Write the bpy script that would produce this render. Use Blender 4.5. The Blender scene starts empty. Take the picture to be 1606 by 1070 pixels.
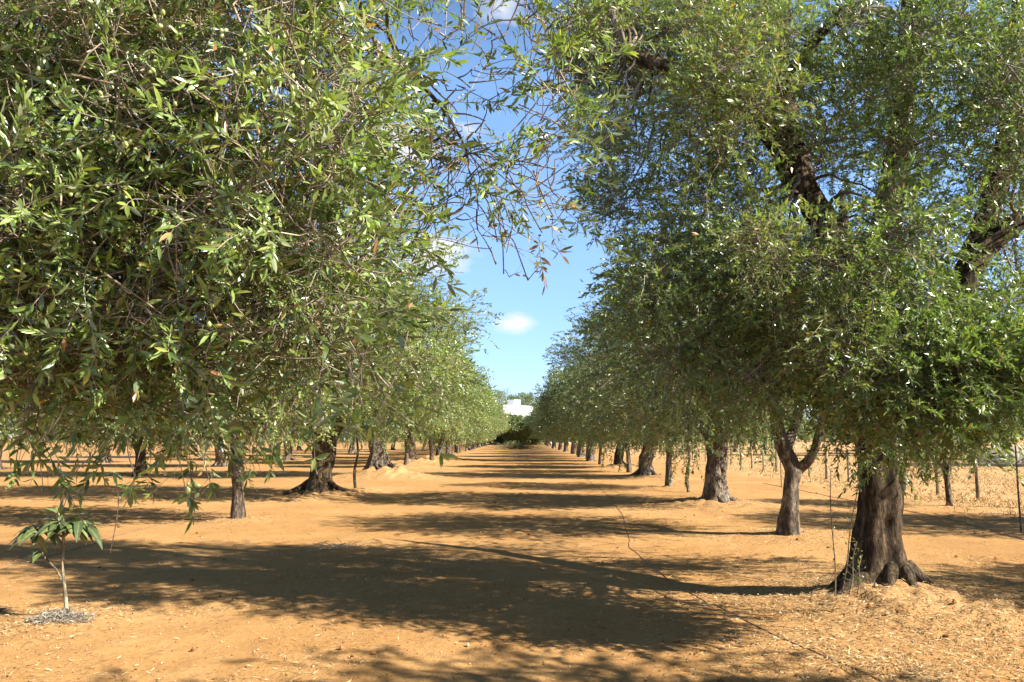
import bpy, math
import numpy as np
from mathutils import Vector

scene = bpy.context.scene
COL = scene.collection
R_ = np.random.default_rng
UP = np.array([0., 0., 1.])

# ------------------------------------------------------------------ camera geometry
W0, H0, F0 = 1606.0, 1070.0, 1160.0
PITCH = math.atan(150.0 / F0)
YAW = 0.01026
EYE = 1.6


def at(px, py, d):
    """world point seen at photo pixel (px, py), d metres down the rows."""
    cx, cz = (px - W0 / 2) / F0, -(py - H0 / 2) / F0
    y = math.cos(PITCH) - cz * math.sin(PITCH)
    z = math.sin(PITCH) + cz * math.cos(PITCH)
    x = cx
    X = x * math.cos(YAW) - y * math.sin(YAW)
    Y = x * math.sin(YAW) + y * math.cos(YAW)
    t = d / Y
    return np.array([X * t, d, EYE + z * t])


def project(P):
    P = np.atleast_2d(P) - np.array([0, 0, EYE])
    c, s = math.cos(YAW), math.sin(YAW)
    x = P[:, 0] * c + P[:, 1] * s
    y = -P[:, 0] * s + P[:, 1] * c
    cp, sp = math.cos(PITCH), math.sin(PITCH)
    d = y * cp + P[:, 2] * sp
    u = -y * sp + P[:, 2] * cp
    d_ = np.where(d > 0.05, d, 0.05)
    return W0 / 2 + F0 * x / d_, H0 / 2 - F0 * u / d_, d


# ------------------------------------------------------------------ noise
def _hash(i, seed):
    i = (i.astype(np.int64) * 374761393 + seed * 668265263) & 0xFFFFFFFF
    i = ((i ^ (i >> 13)) * 1274126177) & 0xFFFFFFFF
    return ((i ^ (i >> 16)) & 0xFFFF) / 65535.0


def vnoise(P, seed=0):
    """value noise in -1..1 for points of 2 or 3 dimensions"""
    P = np.asarray(P, float)
    I = np.floor(P).astype(np.int64)
    f = P - I
    f = f * f * (3 - 2 * f)
    n = P.shape[-1]
    out = 0
    pr = (1, 57, 7919)
    for c in range(1 << n):
        w = 1.0
        key = np.zeros(P.shape[:-1], np.int64)
        for k in range(n):
            b = (c >> k) & 1
            w = w * (f[..., k] if b else 1 - f[..., k])
            key = key + (I[..., k] + b) * pr[k] * (1 if k == 0 else 31)
        out = out + w * _hash(key, seed)
    return out * 2 - 1


def fbm(P, seed=0, o=4):
    s, a, tot = 0, 1.0, 0
    P = np.asarray(P, float)
    for k in range(o):
        s = s + a * vnoise(P * (2 ** k), seed + k * 17)
        tot += a
        a *= 0.5
    return s / tot


def unit(v):
    return v / (np.linalg.norm(v, axis=-1, keepdims=True) + 1e-9)


# ------------------------------------------------------------------ mesh helpers
class MB:
    """collects triangles; links them as one mesh object"""

    def __init__(self):
        self.V, self.T, self.C, self.M, self.S, self.n = [], [], [], [], [], 0

    def add(self, V, T, tint=(0.5, 0.5, 0.5), mat=0, smooth=False):
        V = np.asarray(V, np.float32).reshape(-1, 3)
        T = np.asarray(T, np.int32).reshape(-1, 3)
        c = np.asarray(tint, np.float32)
        if c.ndim == 1:
            c = np.broadcast_to(c, (len(V), 3))
        self.V.append(V)
        self.T.append(T + self.n)
        self.C.append(c)
        self.M.append(np.full(len(T), mat, np.int32))
        self.S.append(np.full(len(T), smooth, bool))
        self.n += len(V)
        return self

    def mesh(self, name, mats):
        V, T, C = np.concatenate(self.V), np.concatenate(self.T), np.concatenate(self.C)
        me = bpy.data.meshes.new(name)
        me.vertices.add(len(V))
        me.vertices.foreach_set('co', V.ravel())
        me.loops.add(len(T) * 3)
        me.loops.foreach_set('vertex_index', T.ravel())
        me.polygons.add(len(T))
        me.polygons.foreach_set('loop_start', np.arange(0, len(T) * 3, 3, dtype=np.int32))
        me.polygons.foreach_set('material_index', np.concatenate(self.M))
        me.polygons.foreach_set('use_smooth', np.concatenate(self.S))
        for m in mats if isinstance(mats, (list, tuple)) else [mats]:
            me.materials.append(m)
        a = me.color_attributes.new('tint', 'FLOAT_COLOR', 'POINT')
        c4 = np.ones((len(V), 4), np.float32)
        c4[:, :3] = C
        a.data.foreach_set('color', c4.ravel())
        me.update(calc_edges=True)
        me.validate()
        return me

    def build(self, name, mats, parent=None):
        o = bpy.data.objects.new(name, self.mesh(name, mats))
        COL.objects.link(o)
        if parent is not None:
            o.parent = parent
        return o


def tag(o, label=None, cat=None, group=None, kind=None):
    for k, v in (('label', label), ('category', cat), ('group', group), ('kind', kind)):
        if v:
            o[k] = v
    return o


def empty(name, loc, rz=0.0):
    o = bpy.data.objects.new(name, None)
    COL.objects.link(o)
    o.location = [float(c) for c in loc]
    o.rotation_euler = (0, 0, rz)
    o.empty_display_size = 0.2
    return o


def copy_tree(o, parent=None):
    c = o.copy()
    COL.objects.link(c)
    c.parent = parent
    for ch in list(o.children):
        copy_tree(ch, c)
    return c


def catmull(P, n):
    P = np.asarray(P, float)
    Q = np.vstack([2 * P[0] - P[1], P, 2 * P[-1] - P[-2]])
    m = len(P) - 1
    t = np.linspace(0, m, n)
    i = np.minimum(t.astype(int), m - 1)
    f = (t - i)[:, None]
    p0, p1, p2, p3 = Q[i], Q[i + 1], Q[i + 2], Q[i + 3]
    return 0.5 * (2 * p1 + (p2 - p0) * f + (2 * p0 - 5 * p1 + 4 * p2 - p3) * f ** 2 + (3 * p1 - p0 - 3 * p2 + p3) * f ** 3)


def tube(mb, pts, radii, sides=10, rings=16, gnarl=0.0, freq=3.0, seed=0, flare=0.0, lobes=5, flute=0.0,
         tint=(.5, .5, .5), mat=0, smooth=True, squash=None):
    """one bent, tapering, knotty limb"""
    P = catmull(pts, rings)
    rad = np.interp(np.linspace(0, 1, rings), np.linspace(0, 1, len(radii)), radii)
    T = unit(np.gradient(P, axis=0))
    ref = np.array([1., 0.13, 0.07])
    if abs(T[:, 0]).mean() > 0.8:
        ref = np.array([0.1, 1., 0.1])
    A = unit(np.cross(T, ref))
    B = np.cross(T, A)
    th = np.linspace(0, 2 * np.pi, sides, endpoint=False)
    ca, sa = np.cos(th)[None, :, None], np.sin(th)[None, :, None]
    D = A[:, None] * ca + B[:, None] * sa
    r = rad[:, None] * np.ones((1, sides))
    base = P[:, None] + D * r[..., None]
    if gnarl:
        r = r * (1 + gnarl * fbm(base * freq, seed, 3) + flute * vnoise(np.stack([base[..., 0] * 9, base[..., 1] * 9, base[..., 2] * 1.2], -1), seed + 5))
    if flare:
        s = np.linspace(0, 1, rings)[:, None]
        k = np.exp(-s * 9)
        ph = R_(seed).uniform(0, 6)
        r = r * (1 + flare * k * (0.55 + 0.45 * np.sin(th * lobes + ph) + 0.35 * np.sin(th * 2 + ph * 2))[None, :].clip(0))
    V = P[:, None] + D * r[..., None]
    idx = np.arange(rings * sides).reshape(rings, sides)
    a, b = idx[:-1], np.roll(idx[:-1], -1, 1)
    c, d = np.roll(idx[1:], -1, 1), idx[1:]
    F = np.concatenate([np.stack([a, b, c], -1).reshape(-1, 3), np.stack([a, c, d], -1).reshape(-1, 3)])
    V = V.reshape(-1, 3)
    tip = len(V)
    V = np.vstack([V, P[-1] + T[-1] * rad[-1] * 0.4])
    last = idx[-1]
    F = np.vstack([F, np.stack([last, np.roll(last, -1), np.full(sides, tip)], -1)])
    mb.add(V, F, tint, mat, smooth)
    return P


def thin_tubes(mb, P, r0, r1, sides=3, tint=(.5, .5, .5), mat=1):
    """many thin stems at once: P is (stems, points, 3)"""
    N, S, _ = P.shape
    if N == 0:
        return
    T = unit(np.gradient(P, axis=1))
    A = unit(np.cross(T, np.array([0.31, 0.87, 0.22])))
    B = np.cross(T, A)
    th = np.arange(sides) * 2 * np.pi / sides
    w = np.linspace(0, 1, S)[None, :]
    rad = (np.asarray(r0).reshape(-1, 1) * (1 - w) + np.asarray(r1).reshape(-1, 1) * w)[..., None, None]
    V = P[:, :, None] + rad * (A[:, :, None] * np.cos(th)[:, None] + B[:, :, None] * np.sin(th)[:, None])
    idx = np.arange(N * S * sides).reshape(N, S, sides)
    a, d = idx[:, :-1], idx[:, 1:]
    b, c = np.roll(a, -1, 2), np.roll(d, -1, 2)
    F = np.concatenate([np.stack([a, b, c], -1).reshape(-1, 3), np.stack([a, c, d], -1).reshape(-1, 3)])
    tint = np.asarray(tint, np.float32)
    if tint.ndim == 2:
        tint = np.repeat(tint, S * sides, 0)
    mb.add(V.reshape(-1, 3), F, tint, mat, True)


# leaf outlines: (along, across, out of plane)
LEAF_FINE = (np.array([(0, 0, 0), (.30, .46, .07), (.68, .42, .05), (.30, -.46, .07), (.68, -.42, .05), (.32, 0, 0), (.7, 0, -.01), (1, 0, -.10)]),
             np.array([(0, 5, 1), (5, 6, 2), (5, 2, 1), (6, 7, 2), (0, 3, 5), (5, 3, 4), (5, 4, 6), (6, 4, 7)]))
LEAF_PLAIN = (np.array([(0, 0, 0), (.45, .5, .09), (.45, -.5, .09), (1, 0, 0)]), np.array([(0, 2, 3), (0, 3, 1)]))


def add_leaves(mb, P, D, N, L, Wd, tint, tmpl=LEAF_PLAIN, curl=None):
    D = unit(D)
    N = unit(N - D * (N * D).sum(-1, keepdims=True))
    B = np.cross(N, D)
    uvw, F = tmpl
    n, k = len(P), len(uvw)
    u, v, w = uvw[:, 0][None, :, None], uvw[:, 1][None, :, None], uvw[:, 2][None, :, None]
    L_, W_ = L[:, None, None], Wd[:, None, None]
    V = P[:, None] + D[:, None] * (u * L_) + B[:, None] * (v * W_) + N[:, None] * (w * W_)
    if curl is not None:
        V = V - N[:, None] * (u * u * L_ * curl[:, None, None])
    T = (F[None] + (np.arange(n) * k)[:, None, None]).reshape(-1, 3)
    mb.add(V.reshape(-1, 3), T, np.repeat(tint, k, 0), 0, False)


GREENS = np.array([(.036, .056, .018), (.072, .112, .028), (.116, .167, .040), (.165, .220, .060), (.178, .205, .100)])
YELLOWS = np.array([(.155, .200, .036), (.200, .215, .045), (.125, .165, .035), (.18, .165, .055)])
BROWNS = np.array([(.22, .11, .04), (.28, .15, .06), (.16, .09, .04), (.24, .17, .09)])
BARKY = np.array([(.26, .20, .14), (.36, .29, .20), (.16, .115, .075), (.44, .37, .27)])


def foliage(mb, rng, clumps, centre, leaf=(0.055, 0.014), spacing=0.026, tmpl=LEAF_PLAIN, blen=(0.22, 0.5), rtwig=0.0016,
            inner=0.5, segs=5, twig_sides=3, pale=0.0, gain=1.0):
    """clumps rows: x, y, z, radius, branchlets, leaf share 0..1, hue (0 green .. 1 yellow; 2 = brown), droop"""
    cl = np.asarray(clumps, float)
    rep = cl[:, 4].astype(int)
    ci = np.repeat(np.arange(len(cl)), rep)
    n = len(ci)
    C, r = cl[ci, :3], cl[ci, 3]
    off = rng.normal(size=(n, 3))
    off = unit(off) * (rng.random((n, 1)) ** 0.45)
    S = C + off * (r * 0.8)[:, None]
    outw = unit(S - np.asarray(centre))
    droop = cl[ci, 7]
    d = unit(0.7 * outw + 0.8 * unit(off) + 0.75 * rng.normal(size=(n, 3)) + UP * (0.60 - 0.75 * droop)[:, None])
    L = rng.uniform(*blen, n) * (0.7 + 0.5 * (r / r.mean()))
    K = segs
    t = np.linspace(0, 1, K)[None, :, None]
    side = unit(rng.normal(size=(n, 3)))
    P = S[:, None] + d[:, None] * (L[:, None, None] * t) - UP * ((droop * L * 0.6)[:, None, None] * t ** 2) + side[:, None] * (0.16 * L[:, None, None] * np.sin(t * 3.0))
    bt = BARKY[rng.integers(0, 4, n)] * rng.uniform(.7, 1.2, (n, 1))
    thin_tubes(mb, P, rng.uniform(.9, 1.6, n) * rtwig, rtwig * 0.55, twig_sides, bt)
    # inner wood: from somewhere in the heart of the clump to the branchlet
    m = rng.random(n) < inner
    if m.any():
        q = C[m] + rng.normal(size=(m.sum(), 3)) * (r[m] * 0.35)[:, None]
        e = S[m]
        mid = (q + e) / 2 + rng.normal(size=q.shape) * (r[m] * 0.16)[:, None]
        thin_tubes(mb, np.stack([q, mid * .66 + q * .34, mid * .66 + e * .34, e], 1), rng.uniform(1.2, 3.0, m.sum()) * rtwig, rtwig, twig_sides, bt[m] * 0.9)
    # leaves in opposite pairs, thicker set towards the tip
    per = np.maximum(2, (L / spacing).astype(int))
    li = np.repeat(np.arange(n), per)
    k = np.arange(len(li)) - np.repeat(np.cumsum(per) - per, per)
    tt = (0.12 + 0.88 * ((k + rng.random(len(li)) * .8) / per[li]) ** 0.6).clip(0, 1)
    keep = rng.random(len(li)) < cl[ci[li], 5]
    li, k, tt = li[keep], k[keep], tt[keep]
    li, k, tt = np.repeat(li, 2), np.repeat(k, 2), np.repeat(tt, 2)
    sgn = np.tile([1., -1.], len(li) // 2)
    x = tt * (K - 1)
    i0 = np.minimum(x.astype(int), K - 2)
    f = (x - i0)[:, None]
    B = P[li, i0] * (1 - f) + P[li, i0 + 1] * f
    T = unit(P[li, i0 + 1] - P[li, i0])
    ax = unit(np.cross(T, UP + 0.3 * rng.normal(size=T.shape)))
    ay = np.cross(ax, T)
    alt = (k % 2)[:, None] * 0.8 + 0.2 * rng.normal(size=(len(li), 1))
    sd = (ax * np.cos(alt * 1.5) + ay * np.sin(alt * 1.5)) * sgn[:, None]
    ang = (1.05 - 0.55 * tt + 0.22 * rng.normal(size=len(li)))[:, None]
    D = unit(T * np.cos(ang) + sd * np.sin(ang) + UP * 0.12)
    N = UP * 0.36 + 0.55 * rng.normal(size=D.shape) + 0.6 * outw[li]
    hue = cl[ci[li], 6]
    m = len(li)
    br = rng.random(len(cl))[ci][li]                # a clump's own shade of green
    pick = (rng.random(m) * 3.2 + br * 1.6).astype(int).clip(0, 4)
    col = GREENS[pick]
    yel = rng.random(m) < (0.05 + 0.75 * hue.clip(0, 1))
    col = np.where(yel[:, None], YELLOWS[rng.integers(0, 4, m)], col)
    brn = rng.random(m) < np.where(hue > 1.5, 0.85, 0.012 + 0.05 * hue)
    col = np.where(brn[:, None], BROWNS[rng.integers(0, 4, m)], col)
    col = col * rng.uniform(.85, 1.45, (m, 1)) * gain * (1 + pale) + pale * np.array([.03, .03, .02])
    sz = rng.uniform(.42, 1.2, m)
    add_leaves(mb, B, D, N, leaf[0] * sz, leaf[1] * sz * rng.uniform(.8, 1.2, m), col, tmpl,
               rng.uniform(-.02, .22, m) if tmpl is LEAF_FINE else None)


def link_clumps(mb, rng, clumps, skel, srad, r_end=0.006, sides=4, r_scale=0.022):
    """a bough from the nearest limb to each clump's heart"""
    cl = np.asarray(clumps, float)[:, :3]
    rr = np.asarray(clumps, float)[:, 3]
    dist = np.linalg.norm(cl[:, None] - skel[None] + UP * 0.35, axis=-1)
    j = dist.argmin(1)
    a = skel[j]
    v = cl - a
    ln = np.linalg.norm(v, axis=-1)[:, None]
    wob = rng.normal(size=(len(cl), 1, 3)) * ln[..., None] * 0.13
    t = np.linspace(0, 1, 11)[None, :, None]
    mid = (a + v * .5 + UP * ln * 0.16)[:, None] + wob
    P = a[:, None] * (1 - t) ** 2 + 2 * mid * t * (1 - t) + cl[:, None] * t ** 2
    ph = rng.uniform(0, 6, (len(cl), 1, 3))
    P = P + (np.sin(t * 9 + ph) * .02 + np.sin(t * 21 + ph * 2) * .010) * np.sin(t * np.pi) * ln[:, None] * 1.6
    r0 = np.minimum(srad[j] * 0.7, 0.007 + r_scale * ln[:, 0] * 0.42)
    thin_tubes(mb, P, r0, r_end, sides, BARKY[rng.integers(0, 3, len(cl))] * .75)


# ------------------------------------------------------------------ materials
def new_mat(name):
    m = bpy.data.materials.new(name)
    m.use_nodes = True
    nt = m.node_tree
    nt.nodes.clear()
    out = nt.nodes.new('ShaderNodeOutputMaterial')
    return m, nt, out


def N_(nt, t, **kw):
    n = nt.nodes.new('ShaderNode' + t)
    for k, v in kw.items():
        if k in n.inputs:
            n.inputs[k].default_value = v
        else:
            setattr(n, k, v)
    return n


def mixc(nt, fac, a, b, mode='MIX'):
    n = nt.nodes.new('ShaderNodeMix')
    n.data_type = 'RGBA'
    n.blend_type = mode
    for s, v in ((0, fac), (6, a), (7, b)):
        if hasattr(v, 'links') or isinstance(v, bpy.types.NodeSocket):
            nt.links.new(v, n.inputs[s])
        else:
            n.inputs[s].default_value = v if s == 0 else (*v, 1)
    return n.outputs[2]


def ramp(nt, sock, stops):
    n = nt.nodes.new('ShaderNodeValToRGB')
    nt.links.new(sock, n.inputs[0])
    e = n.color_ramp.elements
    while len(e) < len(stops):
        e.new(0.5)
    for el, (p, c) in zip(e, stops):
        el.position = p
        el.color = (*c, 1) if not isinstance(c, (int, float)) else (c, c, c, 1)
    return n.outputs[0]


def noise(nt, scale, detail=4, rough=0.55, vec=None, stretch=None):
    n = N_(nt, 'TexNoise')
    n.inputs['Scale'].default_value = scale
    n.inputs['Detail'].default_value = detail
    n.inputs['Roughness'].default_value = rough
    if vec is None:
        vec = N_(nt, 'TexCoord').outputs['Object']
    if stretch:
        mp = N_(nt, 'Mapping')
        mp.inputs['Scale'].default_value = stretch
        nt.links.new(vec, mp.inputs['Vector'])
        vec = mp.outputs[0]
    nt.links.new(vec, n.inputs['Vector'])
    return n.outputs[0]


def bump(nt, height, strength, dist):
    b = N_(nt, 'Bump')
    b.inputs['Strength'].default_value = strength
    b.inputs['Distance'].default_value = dist
    nt.links.new(height, b.inputs['Height'])
    return b.outputs[0]


def leaf_material(name, trans=0.22, rough=0.33, under=(.22, .26, .145), under_mix=0.65):
    m, nt, out = new_mat(name)
    a = N_(nt, 'Attribute', attribute_name='tint')
    geo = N_(nt, 'NewGeometry')
    mul = N_(nt, 'Math', operation='MULTIPLY')
    nt.links.new(geo.outputs['Backfacing'], mul.inputs[0])
    mul.inputs[1].default_value = under_mix
    col = mixc(nt, mul.outputs[0], a.outputs['Color'], under)
    p = N_(nt, 'BsdfPrincipled')
    nt.links.new(col, p.inputs['Base Color'])
    p.inputs['Roughness'].default_value = rough
    p.inputs['Specular IOR Level'].default_value = 0.7
    tr = N_(nt, 'BsdfTranslucent')
    nt.links.new(mixc(nt, 1.0, a.outputs['Color'], (2.0, 2.2, 0.9), 'MULTIPLY'), tr.inputs['Color'])
    mx = N_(nt, 'MixShader')
    mx.inputs[0].default_value = trans
    nt.links.new(p.outputs[0], mx.inputs[1])
    nt.links.new(tr.outputs[0], mx.inputs[2])
    nt.links.new(mx.outputs[0], out.inputs[0])
    return m


def tint_material(name, rough=0.85, spec=0.2, nscale=60, bstr=0.3):
    m, nt, out = new_mat(name)
    a = N_(nt, 'Attribute', attribute_name='tint')
    nz = noise(nt, nscale, 3)
    col = mixc(nt, 1.0, a.outputs['Color'], ramp(nt, nz, [(.3, .6), (.7, 1.35)]), 'MULTIPLY')
    p = N_(nt, 'BsdfPrincipled')
    nt.links.new(col, p.inputs['Base Color'])
    p.inputs['Roughness'].default_value = rough
    p.inputs['Specular IOR Level'].default_value = spec
    nt.links.new(bump(nt, nz, bstr, 0.01), p.inputs['Normal'])
    nt.links.new(p.outputs[0], out.inputs[0])
    return m


def bark_material(name, lo, mid, hi, lichen=0.35, lich_col=(.42, .38, .30)):
    m, nt, out = new_mat(name)
    n1 = noise(nt, 5, 6, .65, stretch=(1, 1, .32))
    n2 = noise(nt, 26, 5, .7, stretch=(1, 1, .28))
    n3 = noise(nt, 3.2, 5, .7)
    n4 = noise(nt, 11, 7, .72, stretch=(1.0, 1.0, .20))
    n5 = noise(nt, 17, 8, .75, stretch=(1.0, 1.0, .45))
    crack = mixc(nt, 1.0, ramp(nt, n4, [(.36, 0.0), (.50, 1.0)]), ramp(nt, n5, [(.38, .25), (.47, 1.0)]), 'MULTIPLY')
    c = ramp(nt, n2, [(.28, lo), (.5, mid), (.75, hi)])
    c = mixc(nt, ramp(nt, n3, [(.52, 0.0), (.66, lichen)]), c, lich_col)
    c = mixc(nt, 1.0, c, ramp(nt, crack, [(0, .42), (1, 1.0)]), 'MULTIPLY')
    p = N_(nt, 'BsdfPrincipled')
    nt.links.new(c, p.inputs['Base Color'])
    p.inputs['Roughness'].default_value = .9
    p.inputs['Specular IOR Level'].default_value = .15
    h = N_(nt, 'Math', operation='ADD')
    nt.links.new(crack, h.inputs[0])
    nt.links.new(n2, h.inputs[1])
    h2 = N_(nt, 'Math', operation='ADD')
    nt.links.new(h.outputs[0], h2.inputs[0])
    nt.links.new(n1, h2.inputs[1])
    nt.links.new(bump(nt, h2.outputs[0], 1.0, .06), p.inputs['Normal'])
    nt.links.new(p.outputs[0], out.inputs[0])
    return m


M_LEAF = leaf_material('olive leaf')
M_TWIG = tint_material('olive twig', .8, .25, 90, .2)
M_BARK = bark_material('old olive bark', (.030, .020, .012), (.125, .086, .050), (.30, .215, .13), .15)
M_BARK_PALE = bark_material('pale olive bark', (.07, .05, .034), (.24, .185, .13), (.45, .37, .27), .5, (.55, .49, .40))
M_BARK_YOUNG = bark_material('young olive bark', (.065, .047, .031), (.21, .16, .11), (.40, .33, .24), .45, (.50, .44, .36))
M_DRY = tint_material('dry straw', .9, .1, 200, .1)
M_SAPLEAF = leaf_material('loquat leaf', .15, .5, (.16, .17, .09), .55)
M_PIPE = tint_material('black drip pipe', .5, .4, 40, .1)


def field_mask(x, y):
    """1 where the dry grass field replaces the bare soil"""
    x = np.asarray(x, float)
    y = np.asarray(y, float)
    n = fbm(np.stack([x * .35, y * .35], -1), 91, 3)
    e = 9.0 + n * 1.3 - np.clip((y - 16) / 60, 0, .8)
    return np.clip((x - e) / 1.4, 0, 1) * np.clip((y - 12.3 + n * 1.2) / 1.6, 0, 1)


MOUNDS = []          # x, y, height, radius


def ground_h(x, y, fine=True):
    x = np.asarray(x, float)
    y = np.asarray(y, float)
    p = np.stack([x, y], -1)
    near = np.exp(-np.hypot(x, y - 8) / 45)
    h = 0.045 * fbm(p * .28, 3, 3) * near
    if fine:
        h = h + (0.022 * fbm(p * 1.6, 11, 3) + 0.010 * fbm(p * 6.0, 23, 3)) * near
    for mx, my, mh, mr in MOUNDS:
        d2 = ((x - mx) ** 2 + (y - my) ** 2) / mr ** 2
        if np.ndim(d2) == 0 and d2 > 9:
            continue
        g = np.exp(-d2)
        h = h + mh * g * (1 + .45 * fbm(p * 2.6, 31, 3)) + (g > .05) * 0.35 * mh * g * vnoise(p * 9, 7)
    return h


# ------------------------------------------------------------------ where the trees stand
SUN_EL, SH_AZ = math.radians(36.5), math.radians(18)
rng0 = R_(5)
RIGHT = [(4.48, 12.3, 'fork'), (4.57, 17.6, 'A', .97, .4), (4.9, 21.9, 'thin'), (4.62, 23.4, 'y', .95, 1.0), (4.95, 29.6, 'B', .98, 2.0), (4.9, 33.6, 'y', 1.0, 2.9)]
LEFT = [(-5.35, 14.3, 'Ly', 1.0, .3), (-5.35, 20.0, 'LB', 1.06, .9), (-4.77, 21.8, 'thin'), (-5.6, 29.8, 'LA', 1.16, 3.9), (-5.85, 38.6, 'Ly', 1.05, 2.0)]
for i in range(22):
    d = 38.6 + i * 5.15
    RIGHT.append((4.95 + rng0.uniform(-.3, .3), d + rng0.uniform(-.4, .4), ('C', 'y', 'A', 'y', 'B', 'y')[i % 6] if i < 2 else ('FA', 'Fy', 'FB', 'Fy')[i % 4], rng0.uniform(.92, 1.06), rng0.uniform(0, 6)))
for i in range(19):
    d = 44.5 + i * 5.4
    LEFT.append((-6.1 + rng0.uniform(-.3, .3), d + rng0.uniform(-.4, .4), ('LB', 'Ly')[i % 2] if i < 2 else ('LF', 'Fy')[i % 2], rng0.uniform(1.0, 1.16), rng0.uniform(0, 6)))
HERO_R, HERO_L, SAP = (3.63, 7.5), (-4.35, 3.3), (-4.16, 6.8)
MOUNDS += [(HERO_R[0] - .05, HERO_R[1] - .2, .17, .8), (SAP[0], SAP[1], .05, .35), (4.48, 12.3, .05, .6), (4.57, 17.6, .16, 1.1),
           (-5.35, 14.3, .07, .5), (-5.3, 20.0, .20, 1.1), (-4.6, 21.9, .12, .8), (-5.5, 29.8, .30, 1.5), (-4.6, 28.6, .2, 1.2), (4.62, 23.4, .08, .8),
           (-6.0, 38.6, .2, 1.6), (-6.0, 44.0, .3, 1.8), (-6.0, 52.0, .25, 2.0), (5.3, 38, .2, 1.5), (5.2, 29.6, .15, 1.2)]

# ------------------------------------------------------------------ ground
def graded(lo, hi, c, s0, g):
    out, p = [c], c
    while p < hi:
        p += max(s0, g * abs(p - c))
        out.append(p)
    p = c
    while p > lo:
        p -= max(s0, g * abs(p - c))
        out.insert(0, p)
    return np.array(out)


gx = graded(-700, 700, 0, .055, .017)
gy = graded(-60, 900, 4.5, .055, .014)
GX, GY = np.meshgrid(gx, gy)
GZ = ground_h(GX, GY)
V = np.stack([GX, GY, GZ], -1).reshape(-1, 3)
idx = np.arange(len(V)).reshape(len(gy), len(gx))
a, b, c, d = idx[:-1, :-1], idx[:-1, 1:], idx[1:, 1:], idx[1:, :-1]
F = np.concatenate([np.stack([a, b, c], -1).reshape(-1, 3), np.stack([a, c, d], -1).reshape(-1, 3)])
fm = field_mask(GX, GY).reshape(-1)
mo = np.zeros(len(V))
for mx, my, mh, mr in MOUNDS:
    mo = np.maximum(mo, np.exp(-(((V[:, 0] - mx) ** 2 + (V[:, 1] - my) ** 2) / (mr * 1.25) ** 2)) * min(1, mh * 7))
mb = MB()
mb.add(V, F, np.stack([fm, mo, np.zeros_like(fm)], -1), 0, True)


def ground_material():
    m, nt, out = new_mat('orange soil')
    tc = N_(nt, 'TexCoord').outputs['Object']
    big = noise(nt, .35, 5, .6, tc)
    med = noise(nt, 2.4, 6, .65, tc)
    fine = noise(nt, 22, 6, .7, tc)
    speck = noise(nt, 75, 3, .6, tc)
    c = ramp(nt, med, [(.28, (.325, .168, .058)), (.5, (.40, .220, .080)), (.72, (.455, .265, .108))])
    c = mixc(nt, .5, c, ramp(nt, big, [(.33, (.30, .150, .048)), (.67, (.47, .275, .110))]))
    c = mixc(nt, 1.0, c, ramp(nt, fine, [(.25, .66), (.5, 1.0), (.78, 1.22)]), 'MULTIPLY')
    c = mixc(nt, 1.0, c, ramp(nt, speck, [(.27, .45), (.38, 1.0)]), 'MULTIPLY')
    at_ = N_(nt, 'Attribute', attribute_name='tint')
    sep = N_(nt, 'SeparateColor')
    nt.links.new(at_.outputs['Color'], sep.inputs[0])
    straw = ramp(nt, noise(nt, 5, 6, .75, tc, (1, .45, 1)), [(.3, (.34, .175, .07)), (.5, (.47, .275, .12)), (.75, (.58, .40, .20))])
    f2 = N_(nt, 'Math', operation='MULTIPLY')
    nt.links.new(sep.outputs[0], f2.inputs[0])
    nt.links.new(ramp(nt, noise(nt, 3, 5, .7, tc), [(.3, .45), (.6, 1.0)]), f2.inputs[1])
    c = mixc(nt, f2.outputs[0], c, straw)
    litter = ramp(nt, noise(nt, 30, 5, .75, tc), [(.3, (.20, .11, .05)), (.55, (.40, .24, .11)), (.75, (.58, .42, .22))])
    f3 = N_(nt, 'Math', operation='MULTIPLY')
    nt.links.new(sep.outputs[1], f3.inputs[0])
    nt.links.new(ramp(nt, noise(nt, 7, 5, .7, tc), [(.35, .1), (.6, .85)]), f3.inputs[1])
    c = mixc(nt, f3.outputs[0], c, litter)
    p = N_(nt, 'BsdfPrincipled')
    nt.links.new(c, p.inputs['Base Color'])
    p.inputs['Roughness'].default_value = .95
    p.inputs['Specular IOR Level'].default_value = .08
    h = N_(nt, 'Math', operation='ADD')
    nt.links.new(fine, h.inputs[0])
    nt.links.new(speck, h.inputs[1])
    nt.links.new(bump(nt, h.outputs[0], .55, .018), p.inputs['Normal'])
    nt.links.new(p.outputs[0], out.inputs[0])
    return m


tag(mb.build('ground', ground_material()), kind='structure')


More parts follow.
